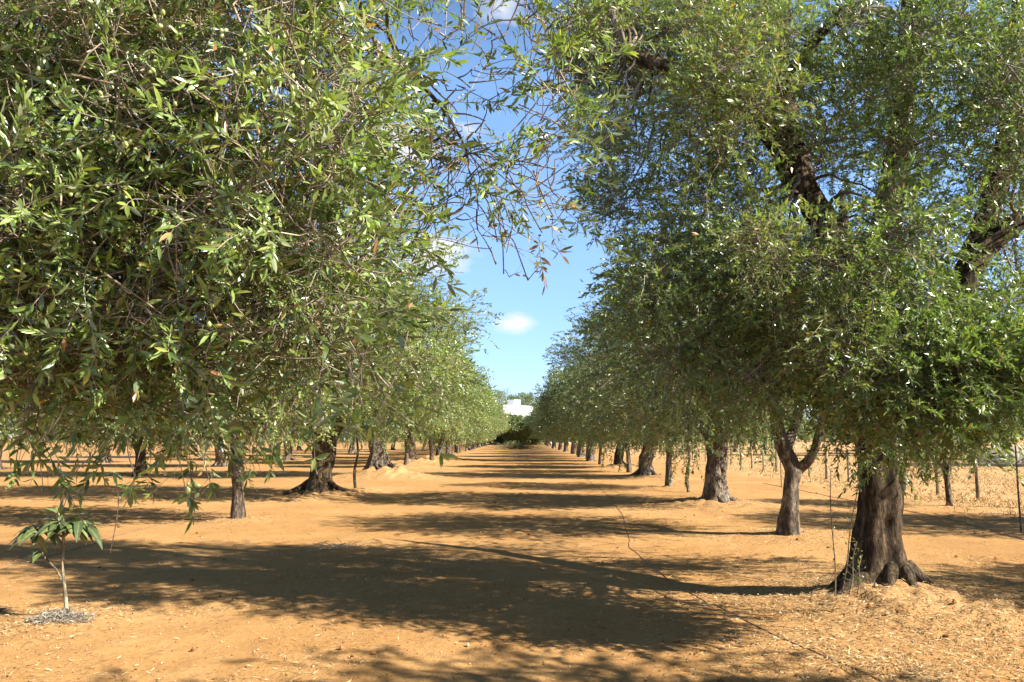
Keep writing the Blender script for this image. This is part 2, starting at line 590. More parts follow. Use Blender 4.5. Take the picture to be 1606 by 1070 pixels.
# ------------------------------------------------------------------ straw, dry leaves and clods lying on the soil
def litter():
    rng = R_(77)
    mb = MB()
    n = 420000
    y = 4.2 + 26 * rng.random(n) ** 1.9
    x = (rng.random(n) - .5) * (1.5 * y + 3)
    dens = .02 + .26 * np.clip(fbm(np.stack([x * .7, y * .45], -1), 41, 4) * 1.8 - .12, 0, 1)
    # the right-hand verge carries more, so do the tree feet
    dens = dens + 1.1 * np.clip((x - .9) / 2.2, 0, 1) * np.clip(1.2 - np.abs(y - 6.3) / 4.2, 0, 1) * (.25 + .75 * (fbm(np.stack([x * 1.5, y * 1.5], -1), 43, 3) > -.08))
    for mx, my, mh, mr in MOUNDS:
        dens = dens + 1.5 * np.exp(-((x - mx) ** 2 + (y - my) ** 2) / (mr * 1.5) ** 2)
    dens = dens + .5 * np.exp(-(((x + 3.9) / .8) ** 2 + ((y - 7.6) / .5) ** 2)) + .6 * np.exp(-(((x + 3.0) / .4) ** 2 + ((y - 7.1) / .16) ** 2))
    dens = dens * np.where(x < .8, .55, 1.0)
    k = rng.random(n) < dens * .95
    x, y = x[k], y[k]
    n = len(x)
    z = ground_h(x, y) + rng.uniform(.004, .018, n)
    a = rng.uniform(0, 2 * np.pi, n)
    D = np.stack([np.cos(a), np.sin(a), rng.normal(0, .16, n)], -1)
    Nn = UP + rng.normal(0, .35, (n, 3))
    pal = np.array([(.58, .43, .22), (.50, .34, .16), (.64, .52, .32), (.40, .25, .11), (.26, .16, .08), (.14, .08, .04), (.52, .38, .18)])
    col = pal[rng.integers(0, 7, n)] * rng.uniform(.75, 1.1, (n, 1))
    L = rng.uniform(.018, .07, n)
    add_leaves(mb, np.stack([x, y, z], -1), D, Nn, L, rng.uniform(.003, .009, n), col, LEAF_FINE, rng.uniform(-.3, .3, n))
    tag(mb.build('dry_leaf_litter', M_DRY), 'scattered straw and dry fallen leaves on the orange soil', 'leaf litter', kind='stuff')
    # clods and chips
    rng = R_(78)
    mb = MB()
    n = 5200
    y = 4.2 + 22 * rng.random(n) ** 1.8
    x = (rng.random(n) - .5) * (1.5 * y + 3)
    z = ground_h(x, y)
    ico = np.array([(0, 0, 1), (.9, 0, .3), (.28, .85, .3), (-.72, .53, .3), (-.72, -.53, .3), (.28, -.85, .3), (0, 0, -.5)])
    f = np.array([(0, 1, 2), (0, 2, 3), (0, 3, 4), (0, 4, 5), (0, 5, 1), (6, 2, 1), (6, 3, 2), (6, 4, 3), (6, 5, 4), (6, 1, 5)])
    s = rng.uniform(.004, .011, n) * (1 + 1.6 * (rng.random(n) < .05))
    Vv = ico[None] * s[:, None, None] * rng.uniform(.6, 1.4, (n, 7, 3)) + np.stack([x, y, z + s * .2], -1)[:, None]
    pal = np.array([(.38, .17, .055), (.30, .13, .045), (.16, .08, .035), (.5, .36, .22)])
    mb.add(Vv.reshape(-1, 3), (f[None] + (np.arange(n) * 7)[:, None, None]).reshape(-1, 3), np.repeat(pal[rng.integers(0, 4, n)], 7, 0), 0)
    tag(mb.build('soil_clods', M_DRY), 'small crumbs of orange soil strewn over the ground', 'soil clods', kind='stuff')
    # dry grass of the field on the right
    rng = R_(79)
    mb = MB()
    n = 60000
    y = 12.5 + 50 * rng.random(n) ** 1.6
    x = 7.5 + rng.random(n) * (y * .75)
    k = rng.random(n) < field_mask(x, y) * (.35 + .65 * (fbm(np.stack([x * .8, y * .8], -1), 51, 3) > -.1))
    x, y = x[k], y[k]
    n = len(x)
    z = ground_h(x, y)
    D = UP * rng.uniform(.15, 1.0, (n, 1)) + rng.normal(0, .55, (n, 3)) * np.array([1, 1, .2])
    pal = np.array([(.52, .37, .17), (.60, .46, .25), (.40, .26, .12), (.47, .30, .12), (.36, .33, .12)])
    add_leaves(mb, np.stack([x, y, z], -1), D, rng.normal(size=(n, 3)), rng.uniform(.04, .15, n), rng.uniform(.006, .013, n) * (1 + y / 40), pal[rng.integers(0, 5, n)],
               LEAF_FINE, rng.uniform(0, .5, n))
    tag(mb.build('dry_grass', M_DRY), 'dry straw coloured grass covering the field behind the wire fence', 'dry grass', kind='stuff')


litter()


# ------------------------------------------------------------------ trees
def shell_clumps(rng, n, centre, rx, ry, rz, zmin, r=(.45, .7), nb=26, hue_y=.18, droop=.6):
    """clumps spread over an uneven crown with a hollow heart and a hanging skirt"""
    i = np.arange(n) + .5
    ph = np.arccos(1 - 2 * i / n)
    th = np.pi * (1 + 5 ** .5) * i + rng.uniform(0, 6)
    d = np.stack([np.cos(th) * np.sin(ph), np.sin(th) * np.sin(ph), np.cos(ph)], -1) + rng.normal(0, .12, (n, 3))
    d = unit(d)
    lump = 1 + .20 * vnoise(d * 1.7 + rng.uniform(0, 50), 3) + .10 * vnoise(d * 4 + 9, 5)
    rad = lump * np.where(rng.random(n) < .28, rng.uniform(.42, .75, n), rng.uniform(.84, 1.02, n))
    P = np.asarray(centre) + d * rad[:, None] * np.array([rx, ry, rz])
    zl = zmin + .28 * np.sin(np.arctan2(d[:, 1], d[:, 0]) * 2 + rng.uniform(0, 6)) + .1
    P[:, 2] = np.where(P[:, 2] < zl, zl + rng.uniform(-.1, .35, n), P[:, 2])
    keep = rng.random(n) > .07
    P = P[keep]
    n = len(P)
    hue = np.where(rng.random(n) < hue_y, rng.uniform(.3, .8, n), rng.uniform(0, .12, n))
    lf = np.where(rng.random(n) < .10, .30, rng.uniform(.75, 1.0, n))
    return np.column_stack([P, rng.uniform(*r, n), rng.normal(nb, nb * .2, n).clip(6), lf, hue, rng.uniform(.5, 1.2, n) * droop])


def trunk_limbs(mb, rng, h, r, lean, limbs, crown_c, spread, top, gn=.24, flare=.65, sides=32):
    """knotty trunk and the limbs that carry the crown; returns skeleton points and radii"""
    fork = np.array([lean[0], lean[1], h])
    path = [(0, 0, -.12), (lean[0] * .15, lean[1] * .15, h * .33), (lean[0] * .55, lean[1] * .5, h * .68), fork]
    P = tube(mb, path, [r * 1.18, r * .92, r * .84, r * 1.02], sides, 44, gn * 1.35, 2.6 / max(r, .12) * .3, int(rng.integers(999)), flare, 5, .22)
    sk, sr = [P], [np.full(len(P), r)]
    for k in range(limbs):
        a = k * 2 * np.pi / limbs + rng.uniform(-.4, .4)
        e = np.asarray(crown_c) + np.array([math.cos(a) * spread, math.sin(a) * spread * .65, (top - crown_c[2]) * rng.uniform(.3, .75)])
        s = fork + np.array([math.cos(a), math.sin(a), 0]) * r * .35 - UP * r * .6
        m1 = s * .65 + e * .35 + np.array([math.cos(a), math.sin(a), 0]) * spread * .10 + rng.normal(0, .12, 3)
        m2 = s * .30 + e * .70 + rng.normal(0, .2, 3)
        rr = r * rng.uniform(.42, .58)
        Q = tube(mb, [s, m1, m2, e], [rr, rr * .75, rr * .45, rr * .18], 10, 18, .18, 3.5, int(rng.integers(999)))
        sk.append(Q)
        sr.append(np.linspace(rr, rr * .2, len(Q)))
        for j in range(3):
            b = Q[rng.integers(6, 15)]
            g = a + rng.uniform(-1.2, 1.2)
            ln = spread * rng.uniform(.45, .8)
            f = b + np.array([math.cos(g) * ln, math.sin(g) * ln, rng.uniform(-.2, .9)])
            mm = (b + f) / 2 + UP * .2 + rng.normal(0, .1, 3)
            Q2 = tube(mb, [b, mm, f], [rr * .4, rr * .27, rr * .1], 7, 10, .12, 4, int(rng.integers(999)))
            sk.append(Q2)
            sr.append(np.linspace(rr * .4, rr * .1, len(Q2)))
    return np.concatenate(sk), np.concatenate(sr)


def shoots(rng, n, spread, hmax, leaf=.03, droop=.1):
    """suckers that spring from the foot of an old tree"""
    mb = MB()
    a = rng.uniform(0, 6.28, n)
    S = np.stack([np.cos(a) * spread, np.sin(a) * spread, np.zeros(n)], -1)
    h = rng.uniform(.35, 1, n) * hmax
    t = np.linspace(0, 1, 6)[None, :, None]
    o = rng.normal(0, .2, (n, 1, 3)) * np.array([1, 1, 0])
    P = S[:, None] + UP * h[:, None, None] * t + o * t ** 1.5 + np.sin(t * 5) * rng.normal(0, .02, (n, 1, 3))
    thin_tubes(mb, P, .006, .002, 4, (.2, .15, .09))
    per = 12
    li = np.repeat(np.arange(n), per)
    tt = rng.uniform(.25, 1, len(li)) * 5
    i0 = np.minimum(tt.astype(int), 4)
    f = (tt - i0)[:, None]
    B = P[li, i0] * (1 - f) + P[li, i0 + 1] * f
    D = rng.normal(size=B.shape) + UP * .4
    add_leaves(mb, B, D, UP + rng.normal(0, .5, B.shape), rng.uniform(.6, 1.3, len(li)) * leaf, rng.uniform(.6, 1.1, len(li)) * leaf * .4, GREENS[rng.integers(1, 5, len(li))], LEAF_FINE, rng.uniform(0, .2, len(li)))
    return mb


def make_old(seed, bark, R=3.45, top=6.7, lean=(.2, .0), clumps=104, h=1.55, r=.25, roots=True, hue=.18, leaf=(.098, .030), coarse=False):
    rng = R_(seed)
    root = empty('olive_tree', (0, 0, 0))
    cc = np.array([lean[0], lean[1], (top + 1.2) / 2])
    tb = MB()
    sk, sr = trunk_limbs(tb, rng, h, r, lean, 5, cc, R * .62, top)
    if roots:
        for k in range(5):
            a = rng.uniform(0, 6.28)
            tube(tb, [(math.cos(a) * r * .7, math.sin(a) * r * .7, .22), (math.cos(a) * r * 1.7, math.sin(a) * r * 1.7, .05), (math.cos(a + .3) * r * 3.0, math.sin(a + .3) * r * 3.0, -.06)], [r * .33, r * .22, r * .08], 8, 10, .25, 4, seed + k)
    tb.build('trunk', bark, root)
    cl = shell_clumps(rng, clumps, cc, R, R * .60, (top - 1.2) / 2, 1.75, (.52, .85), 46, hue, .4)
    mb = MB()
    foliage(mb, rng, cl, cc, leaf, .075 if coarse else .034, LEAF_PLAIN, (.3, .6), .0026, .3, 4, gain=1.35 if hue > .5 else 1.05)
    link_clumps(mb, rng, cl, sk, sr)
    mb.build('crown', [M_LEAF, M_TWIG], root)
    return root


def make_young(seed, bark, R=1.8, top=4.7, clumps=44, h=1.35, r=.115, lean=(.08, .05), leaf=(.092, .028), coarse=False, hue=.12):
    rng = R_(seed)
    root = empty('young_olive_tree', (0, 0, 0))
    cc = np.array([lean[0], lean[1], (top + 1.25) / 2])
    tb = MB()
    sk, sr = trunk_limbs(tb, rng, h, r, lean, 3, cc, R * .55, top, .14, .25, 16)
    tb.build('trunk', bark, root)
    cl = shell_clumps(rng, clumps, cc, R, R * .74, (top - 1.25) / 2, 1.9, (.48, .72), 46, hue, .4)
    mb = MB()
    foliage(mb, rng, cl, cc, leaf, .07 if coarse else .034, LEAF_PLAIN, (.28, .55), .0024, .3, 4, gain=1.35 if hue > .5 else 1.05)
    link_clumps(mb, rng, cl, sk, sr)
    mb.build('crown', [M_LEAF, M_TWIG], root)
    return root


def make_thin(seed, h=1.5):
    rng = R_(seed)
    root = empty('olive_sapling', (0, 0, 0))
    tb = MB()
    P = tube(tb, [(0, 0, -.05), (.04, 0, .5), (-.05, .02, 1.0), (.0, .0, h), (.1, 0, h + .9)], [.045, .04, .036, .028, .012], 9, 26, .12, 6, seed)
    tb.build('trunk', M_BARK_YOUNG, root)
    cl = shell_clumps(rng, 12, (0, 0, h + .8), .7, .7, .8, h, (.3, .45), 22, .1)
    mb = MB()
    foliage(mb, rng, cl, (0, 0, h + .6), (.068, .017), .034, LEAF_PLAIN, (.25, .45), .0022, .3, 4)
    link_clumps(mb, rng, cl, P, np.full(len(P), .03))
    mb.build('crown', [M_LEAF, M_TWIG], root)
    return root


PROTO = {'A': make_old(101, M_BARK_PALE, 3.2, 6.6, (.1, .1)), 'B': make_old(202, M_BARK_YOUNG, 3.3, 6.9, (.25, -.1), h=1.7, r=.30),
         'C': make_old(303, M_BARK, 3.2, 6.2, (-.2, .2), r=.24), 'y': make_young(404, M_BARK_YOUNG), 'thin': make_thin(505)}
for k_, (sd_, bk_) in {'FA': (111, M_BARK_PALE), 'FB': (222, M_BARK_YOUNG)}.items():
    PROTO[k_] = make_old(sd_, bk_, 3.3, 6.7, (.1, .1), clumps=90, leaf=(.15, .062), roots=False, coarse=True)
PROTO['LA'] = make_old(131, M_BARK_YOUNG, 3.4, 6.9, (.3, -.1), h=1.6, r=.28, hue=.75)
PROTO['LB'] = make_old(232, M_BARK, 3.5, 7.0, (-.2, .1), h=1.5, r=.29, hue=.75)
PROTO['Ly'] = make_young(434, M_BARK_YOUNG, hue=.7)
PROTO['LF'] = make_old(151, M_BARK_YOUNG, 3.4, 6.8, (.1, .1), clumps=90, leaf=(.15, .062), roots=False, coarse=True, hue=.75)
PROTO['Fy'] = make_young(444, M_BARK_YOUNG, leaf=(.14, .055), coarse=True)
USED = set()


def place(kind, x, y, s=1.0, rz=0.0, label=None, group=None, stretch=1.0):
    o = PROTO[kind] if kind not in USED else copy_tree(PROTO[kind])
    USED.add(kind)
    for k in ('label', 'group', 'category', 'kind'):
        if k in o:
            del o[k]
    o.location = (float(x), float(y), float(ground_h(x, y, False)) - .02)
    rz = (rz * 7.3) % .5 - .25 + (math.pi if int(rz * 10) % 2 else 0)   # the crowns are cut narrow along the rows
    o.rotation_euler = (0, 0, float(rz))
    o.scale = (float(s), float(s), float(s * stretch))
    tag(o, label, 'tree', group)
    return o


R_LABEL = {17.6: 'old olive tree with a pale flared trunk, behind the forked young one on the right',
           21.9: 'thin leaning olive stem just left of the pale flared trunk on the right side',
           23.4: 'young olive tree with a short dark straight trunk, next behind the pale flared one',
           29.6: 'old olive tree second behind the pale flared trunk on the right side of the alley',
           33.6: 'young slim olive tree with a dark low trunk, third young one in the right row'}
L_LABEL = {14.3: 'young olive tree with a slim straight grey trunk, nearest standing trunk left of the alley',
           20.0: 'old olive tree with a thick knobbly trunk right behind the slim grey one',
           21.8: 'thin crooked olive stem on a small mound right of the knobbly trunk',
           29.8: 'old olive tree with leaning forked trunk and spreading roots on a mound, left row',
           38.6: 'young dark-stemmed olive tree standing just beyond the leaning rooted one, left row'}
FAR_R = 'far olive tree in the dense shaded right row towards the white house'
FAR_L = 'far olive tree in the bright sunlit left row towards the white house'


def make_fork():
    """the young tree with a forked trunk behind the big one"""
    rng = R_(606)
    x, y = 4.48, 12.3
    root = empty('young_olive_tree', (x, y, float(ground_h(x, y, False))))
    o = np.array([x, y, 0])
    q = lambda px, py, dd=0: at(px, py, y + dd) - o
    tb = MB()
    P1 = tube(tb, [q(1236, 856), q(1239, 800), q(1241, 765), q(1243, 742), q(1231, 715), q(1221, 680), q(1205, 600, .3), q(1190, 520, .4)], [.17, .125, .12, .135, .13, .11, .08, .04], 22, 60, .14, 4, 8, .35, 4, .15)
    P2 = tube(tb, [q(1240, 758), q(1252, 742), q(1270, 725, -.1), q(1281, 700, -.2), q(1300, 620, -.3), q(1320, 520, -.3)], [.07, .085, .08, .07, .05, .03], 14, 34, .2, 5, 9)
    P3 = tube(tb, [q(1231, 715), q(1250, 660, .5), q(1262, 580, .8), q(1270, 480, 1.0)], [.1, .08, .06, .03], 10, 22, .15, 5, 10)
    tb.build('trunk', M_BARK_YOUNG, root)
    cc = np.array([-.1, .2, 3.4])
    cl = shell_clumps(rng, 56, cc, 2.05, 1.45, 1.75, 2.15, (.45, .70), 50, .22, .4)
    mb = MB()
    foliage(mb, rng, cl, cc, (.070, .022), .030, LEAF_PLAIN, (.28, .55), .0022, .45, 4)
    sk = np.concatenate([P1[20:], P2, P3])
    link_clumps(mb, rng, cl, sk, np.full(len(sk), .06))
    mb.build('crown', [M_LEAF, M_TWIG], root)
    return tag(root, 'young olive tree with a Y-forked trunk, pale below, just left of the biggest trunk', 'tree', 'olive trees of the right row')


make_fork()
for row, labels, far, grp in ((RIGHT, R_LABEL, FAR_R, 'olive trees of the right row'), (LEFT, L_LABEL, FAR_L, 'olive trees of the left row')):
    for t in row:
        if t[2] == 'fork':
            continue
        s, rz = (t[3], t[4]) if len(t) > 3 else (1.0, 0.5)
        lab = labels.get(t[1])
        place(t[2], t[0], t[1], s, rz, lab or far, grp if lab else grp.replace('trees', 'trees far along'), stretch=1.0 if lab else .92 + .16 * ((t[1] * 7.7) % 1))
# rows beyond the left row, glimpsed under its crowns
rr = R_(12)
for j, xx in enumerate((-15.8, -26.0)):
    for i in range(9 - j):
        d = 9.5 + i * 10.3 + 6 * j
        place(('A', 'B', 'C')[(i + j) % 3], xx + rr.uniform(-.4, .4), d + rr.uniform(-.5, .5), rr.uniform(.95, 1.1), rr.uniform(0, 6),
              ('olive tree in the row behind the left row, glimpsed under its crowns', 'olive tree in the third row out to the left, glimpsed under the crowns')[j], ('olive trees of the second left row', 'olive trees of the third left row')[j])
# trees to the right, on or over the field
place('C', 6.6, 1.3, .95, 1.0, 'olive tree on the near right whose shadow crosses the bottom of the picture', None)
place('C', 10.5, 6.2, .70, 2.2, 'olive tree at the right edge whose broad shadow lies right of the big trunk', None)
place('B', 13.4, 12.6, .85, 4.2, 'olive tree beyond the right edge in front of the wire fence', None)
o = place('y', 10.05, 17.75, .62, 1.7, 'small young olive tree with a thin forked dark stem in front of the wire fence', None)
for i, (x, y, k, s) in enumerate(((33, 41, 'B', 1.2), (40, 52, 'A', 1.25), (29, 64, 'C', 1.2), (38, 70, 'B', 1.2), (22.5, 78, 'A', 1.0), (30, 92, 'C', 1.2), (20, 100, 'B', 1.1), (46, 84, 'A', 1.3), (56, 66, 'C', 1.4))):
    place(k, x, y, s, i * 1.3, 'dark green tree standing on the far side of the dry field', 'trees across the dry field')


# ------------------------------------------------------------------ the big tree on the right
def hero_right():
    rng = R_(909)
    hx, hy = HERO_R
    gz = float(ground_h(hx, hy, False))
    root = empty('olive_tree', (hx, hy, gz))
    o = np.array([hx, hy, gz])
    q = lambda px, py, dd=0.0: at(px, py, hy + dd) - o
    tb = MB()
    P0 = tube(tb, [q(1376, 935), q(1374, 890), q(1371, 840), q(1373, 780), q(1378, 725), q(1383, 670)], [.33, .235, .20, .19, .20, .205], 56, 90, .24, 2.8, 4, .6, 4, .32)
    for a, ln, r0_ in ((3.35, .66, .115), (4.1, .30, .08), (4.9, .24, .07), (5.75, .30, .08), (.2, .26, .07), (2.6, .42, .09)):
        ds = np.array([0, .3, .55, .8, 1.0]) * ln
        zz = [.13, .06, .01, -.02, -.06]
        pts = []
        for d_, z_ in zip(ds, zz):
            aa = a + .25 * d_
            gx_, gy_ = .10 * math.cos(a) + d_ * math.cos(aa), .10 * math.sin(a) + d_ * math.sin(aa) - .05
            pts.append((gx_, gy_, z_ + float(ground_h(hx + gx_, hy + gy_)) - gz))
        tube(tb, pts, [r0_, r0_ * .95, r0_ * .7, r0_ * .4, r0_ * .15], 14, 26, .3, 4, int(a * 10))
    tb.build('trunk', M_BARK, root)
    sk, sr = [P0[50:]], [np.full(len(P0[50:]), .3)]
    limbs = [([q(1380, 690), q(1352, 580, .1), q(1340, 470, .1), q(1305, 370), q(1255, 285, -.1)], [.205, .165, .15, .14, .135]),
             ([q(1262, 300, -.1), q(1215, 215, -.2), q(1160, 165, -.3), q(1080, 123, -.3), q(1020, 97, -.3), q(985, 84, -.3)], [.15, .13, .115, .095, .08, .06]),
             ([q(1256, 292), q(1235, 180, .3), q(1225, 60, .5), q(1240, -90, .6)], [.15, .12, .10, .06]),
             ([q(1390, 690), q(1430, 590, -.1), q(1495, 475, -.2), q(1530, 405, -.2), q(1600, 345, -.2), q(1710, 270, -.1)], [.18, .145, .135, .12, .10, .06]),
             ([q(1342, 480), q(1385, 360, .3), q(1412, 200, .5), q(1425, 30, .6), q(1430, -130, .6)], [.18, .16, .13, .10, .05]),
             ([q(1530, 405), q(1565, 280, .2), q(1590, 120, .4), q(1600, -60, .5)], [.13, .11, .09, .05]),
             ([q(1380, 700, .1), q(1350, 560, 1.0), q(1330, 420, 1.8), q(1320, 300, 2.4)], [.2, .14, .09, .04]),
             ([q(1345, 520), q(1270, 470, .6), q(1180, 430, .9), q(1110, 440, 1.1)], [.13, .09, .06, .03]),
             ([q(1190, 190, -.2), q(1255, 95, -.3), q(1285, 55, -.4), q(1330, 10, -.5)], [.08, .075, .06, .04])]
    for i, (pts, rd) in enumerate(limbs):
        bm_ = MB()
        Q = tube(bm_, pts, rd, 16, 40, .22, 3.0, 40 + i, 0, 5, .12)
        bm_.build('limb', M_BARK, root)
        sk.append(Q)
        sr.append(np.interp(np.linspace(0, 1, len(Q)), np.linspace(0, 1, len(rd)), rd))
    sk, sr = np.concatenate(sk), np.concatenate(sr)
    cc = np.array([.1, .15, 3.6])
    cl = []

    def add(px, py, r, n, lf=.95, hue=.06, droop=.55, d=(-1.6, 1.4), times=2):
        py = py - 60 if py >= 700 else (py - 62 if py >= 600 else py)
        for k in range(times):
            dd = rng.uniform(*d) if times == 1 else (d[0] + (d[1] - d[0]) * (k + rng.uniform(.15, .85)) / times)
            p = at(px + rng.normal(0, 12), py + rng.normal(0, 12), hy + dd) - o
            cl.append((*p, r * .76 * rng.uniform(.8, 1.2), n * 1.9 * rng.uniform(.85, 1.15), lf, hue, droop * .7))
    for px, py in ((1090, 30), (1260, 120), (1330, 50), (1400, 120), (1450, 50), (1380, 215), (1450, 225), (1310, 195), (1500, 130), (1500, 40), (1570, 60), (1540, 190), (1350, 130), (1595, 180)):
        add(px, py, .52, 34, .95, .08)
    for px, py in ((1180, 50), (1150, 120), (1190, 165), (1130, 205), (1110, 170)):
        add(px, py, .46, 38, .85, .8, d=(-2.0, -.1))
    for px, py in ((930, 30), (990, 30), (1040, 50), (950, 75)):
        add(px, py, .38, 42, .35, 1.1, .5, d=(0, 1.0))
    for px, py in ((930, 70), (975, 10), (1020, 75), (1080, 20), (1110, 75), (1140, 15), (1060, 130), (1000, 130), (930, 120), (1180, 100), (1170, 270), (1300, 260)):
        add(px, py, .44, 34, .92, .12, .5, d=(.05, 1.2))
    for px, py in ((950, 150), (990, 190), (950, 235), (985, 270), (1050, 215), (1060, 290), (955, 315), (1010, 320), (1110, 265)):
        add(px, py, .36, 21, .8, .05, .8, d=(-.6, 1.2), times=2)
    for px, py in ((1120, 330), (1050, 375), (1170, 350), (1080, 430), (1150, 430), (1100, 510), (1170, 510), (1050, 560), (1140, 560), (1210, 550), (1180, 590), (1250, 540), (1020, 480), (1010, 420)):
        add(px, py, .46, 34, .95, .16, .6, d=(-1.4, 1.2))
    for px, py in ((1230, 400), (1290, 420), (1240, 480), (1310, 540), (1330, 600), (1180, 380)):
        add(px, py, .42, 40, .40, .8, .5, d=(-2.0, -.4))
    for px, py in ((1400, 300), (1440, 370), (1390, 390), (1410, 450), (1420, 525), (1480, 570), (1400, 590), (1375, 650), (1340, 440), (1580, 480), (1460, 480), (1330, 640), (1425, 110), (1225, 60), (1590, 130), (1560, 260)):
        add(px, py, .44, 36, .97, .10, .65, d=(-2.0, .9))
    for px, py in ((1530, 610), (1460, 650), (1545, 660), (1590, 560), (1595, 640), (1430, 690), (1560, 560), (1490, 620), (1400, 640), (1500, 560)):
        add(px, py, .36, 34, .97, .10, .5, d=(-2.2, -1.3))
    for px, py in ((1500, 640), (1430, 660), (1560, 620), (1595, 680)):
        add(px, py, .38, 32, .97, .10, .5, d=(.8, 1.6), times=1)
    for px, py in ((1420, 735), (1380, 730), (1340, 735)):
        add(px, py, .2, 15, .95, .1, .8, d=(-1.6, -.6), times=1)
    for px, py in ((1590, 300), (1570, 390), (1500, 300), (1520, 350), (1600, 420)):
        add(px, py, .36, 24, .7, .15, .7, d=(-1.0, 1.0), times=1)
    # the rest of the crown: above, outside and behind the picture
    sh = shell_clumps(rng, 80, cc, 3.1, 2.0, 2.8, 2.0, (.5, .72), 26, .15)
    px, py, _ = project(sh[:, :3] + o)
    inside = (px > -100) & (px < 1606) & (py > -60) & (py < 1200)
    back = sh[:, 1] > .8
    keep = ~inside | (back & (px > 1080) & ~((py > 150) & (py < 360) & (px < 1260)) & (py > 60) & (py < 640))
    keep &= ~((sh[:, 0] > .6) & (sh[:, 1] > -1.6) & (sh[:, 1] < .2) & (sh[:, 2] < 3.1))
    cl = np.vstack([np.array(cl), sh[keep]])
    # the low sun slips in under the crown on the field side and reaches the trunk
    sd = np.array([math.cos(SH_AZ) * math.cos(SUN_EL), -math.sin(SH_AZ) * math.cos(SUN_EL), math.sin(SUN_EL)])
    for z0 in (.2, .6, 1.0, 1.4):
        v_ = cl[:, :3] - np.array([.2, -.05, z0])
        t_ = v_ @ sd
        off_ = np.linalg.norm(v_ - t_[:, None] * sd, axis=1)
        cl = cl[~((t_ > .9) & (off_ < .28 + cl[:, 3] * .9) & (cl[:, 2] < 3.6) & (rng.random(len(cl)) < .92))]
    mb = MB()
    foliage(mb, rng, cl, cc, (.060, .0190), .025, LEAF_PLAIN, (.20, .45), .0020, .5, 5, gain=1.12)
    link_clumps(mb, rng, cl, sk, sr, .006, 5)
    mb.build('crown', [M_LEAF, M_TWIG], root)
    # suckers at the foot
    for px, py, top, bend in ((1310, 935, 735, -8), (1333, 928, 850, 10), (1320, 932, 770, 24), (1345, 930, 870, 6)):
        mb = MB()
        b = at(px, py, 6.75) - o
        e = at(px + bend, top, 6.8) - o
        ts = np.linspace(0, 1, 9)[:, None]
        pts = b * (1 - ts) + e * ts + np.sin(ts * 7) * np.array([.015, .01, 0])
        thin_tubes(mb, pts[None], .007, .003, 5, (.20, .15, .09))
        m = 26
        i0 = rng.integers(1, 8, m)
        B = pts[i0] + (pts[i0 + 1 - (i0 == 8)] - pts[i0]) * rng.random((m, 1))
        D = rng.normal(size=(m, 3)) + UP * .3
        st = B + unit(D) * rng.uniform(.01, .08, (m, 1))
        thin_tubes(mb, np.stack([B, (B + st) / 2, st], 1), .0018, .0012, 3, (.22, .17, .1))
        add_leaves(mb, st, D + rng.normal(0, .5, (m, 3)), UP + rng.normal(0, .6, (m, 3)), rng.uniform(.02, .042, m), rng.uniform(.010, .017, m), GREENS[rng.integers(1, 5, m)], LEAF_FINE, rng.uniform(0, .2, m))
        mb.build('shoot', [M_LEAF, M_TWIG], root)
    tag(root, 'largest olive tree with a thick dark trunk and flared roots, on the right', 'tree', 'olive trees of the right row')


hero_right()


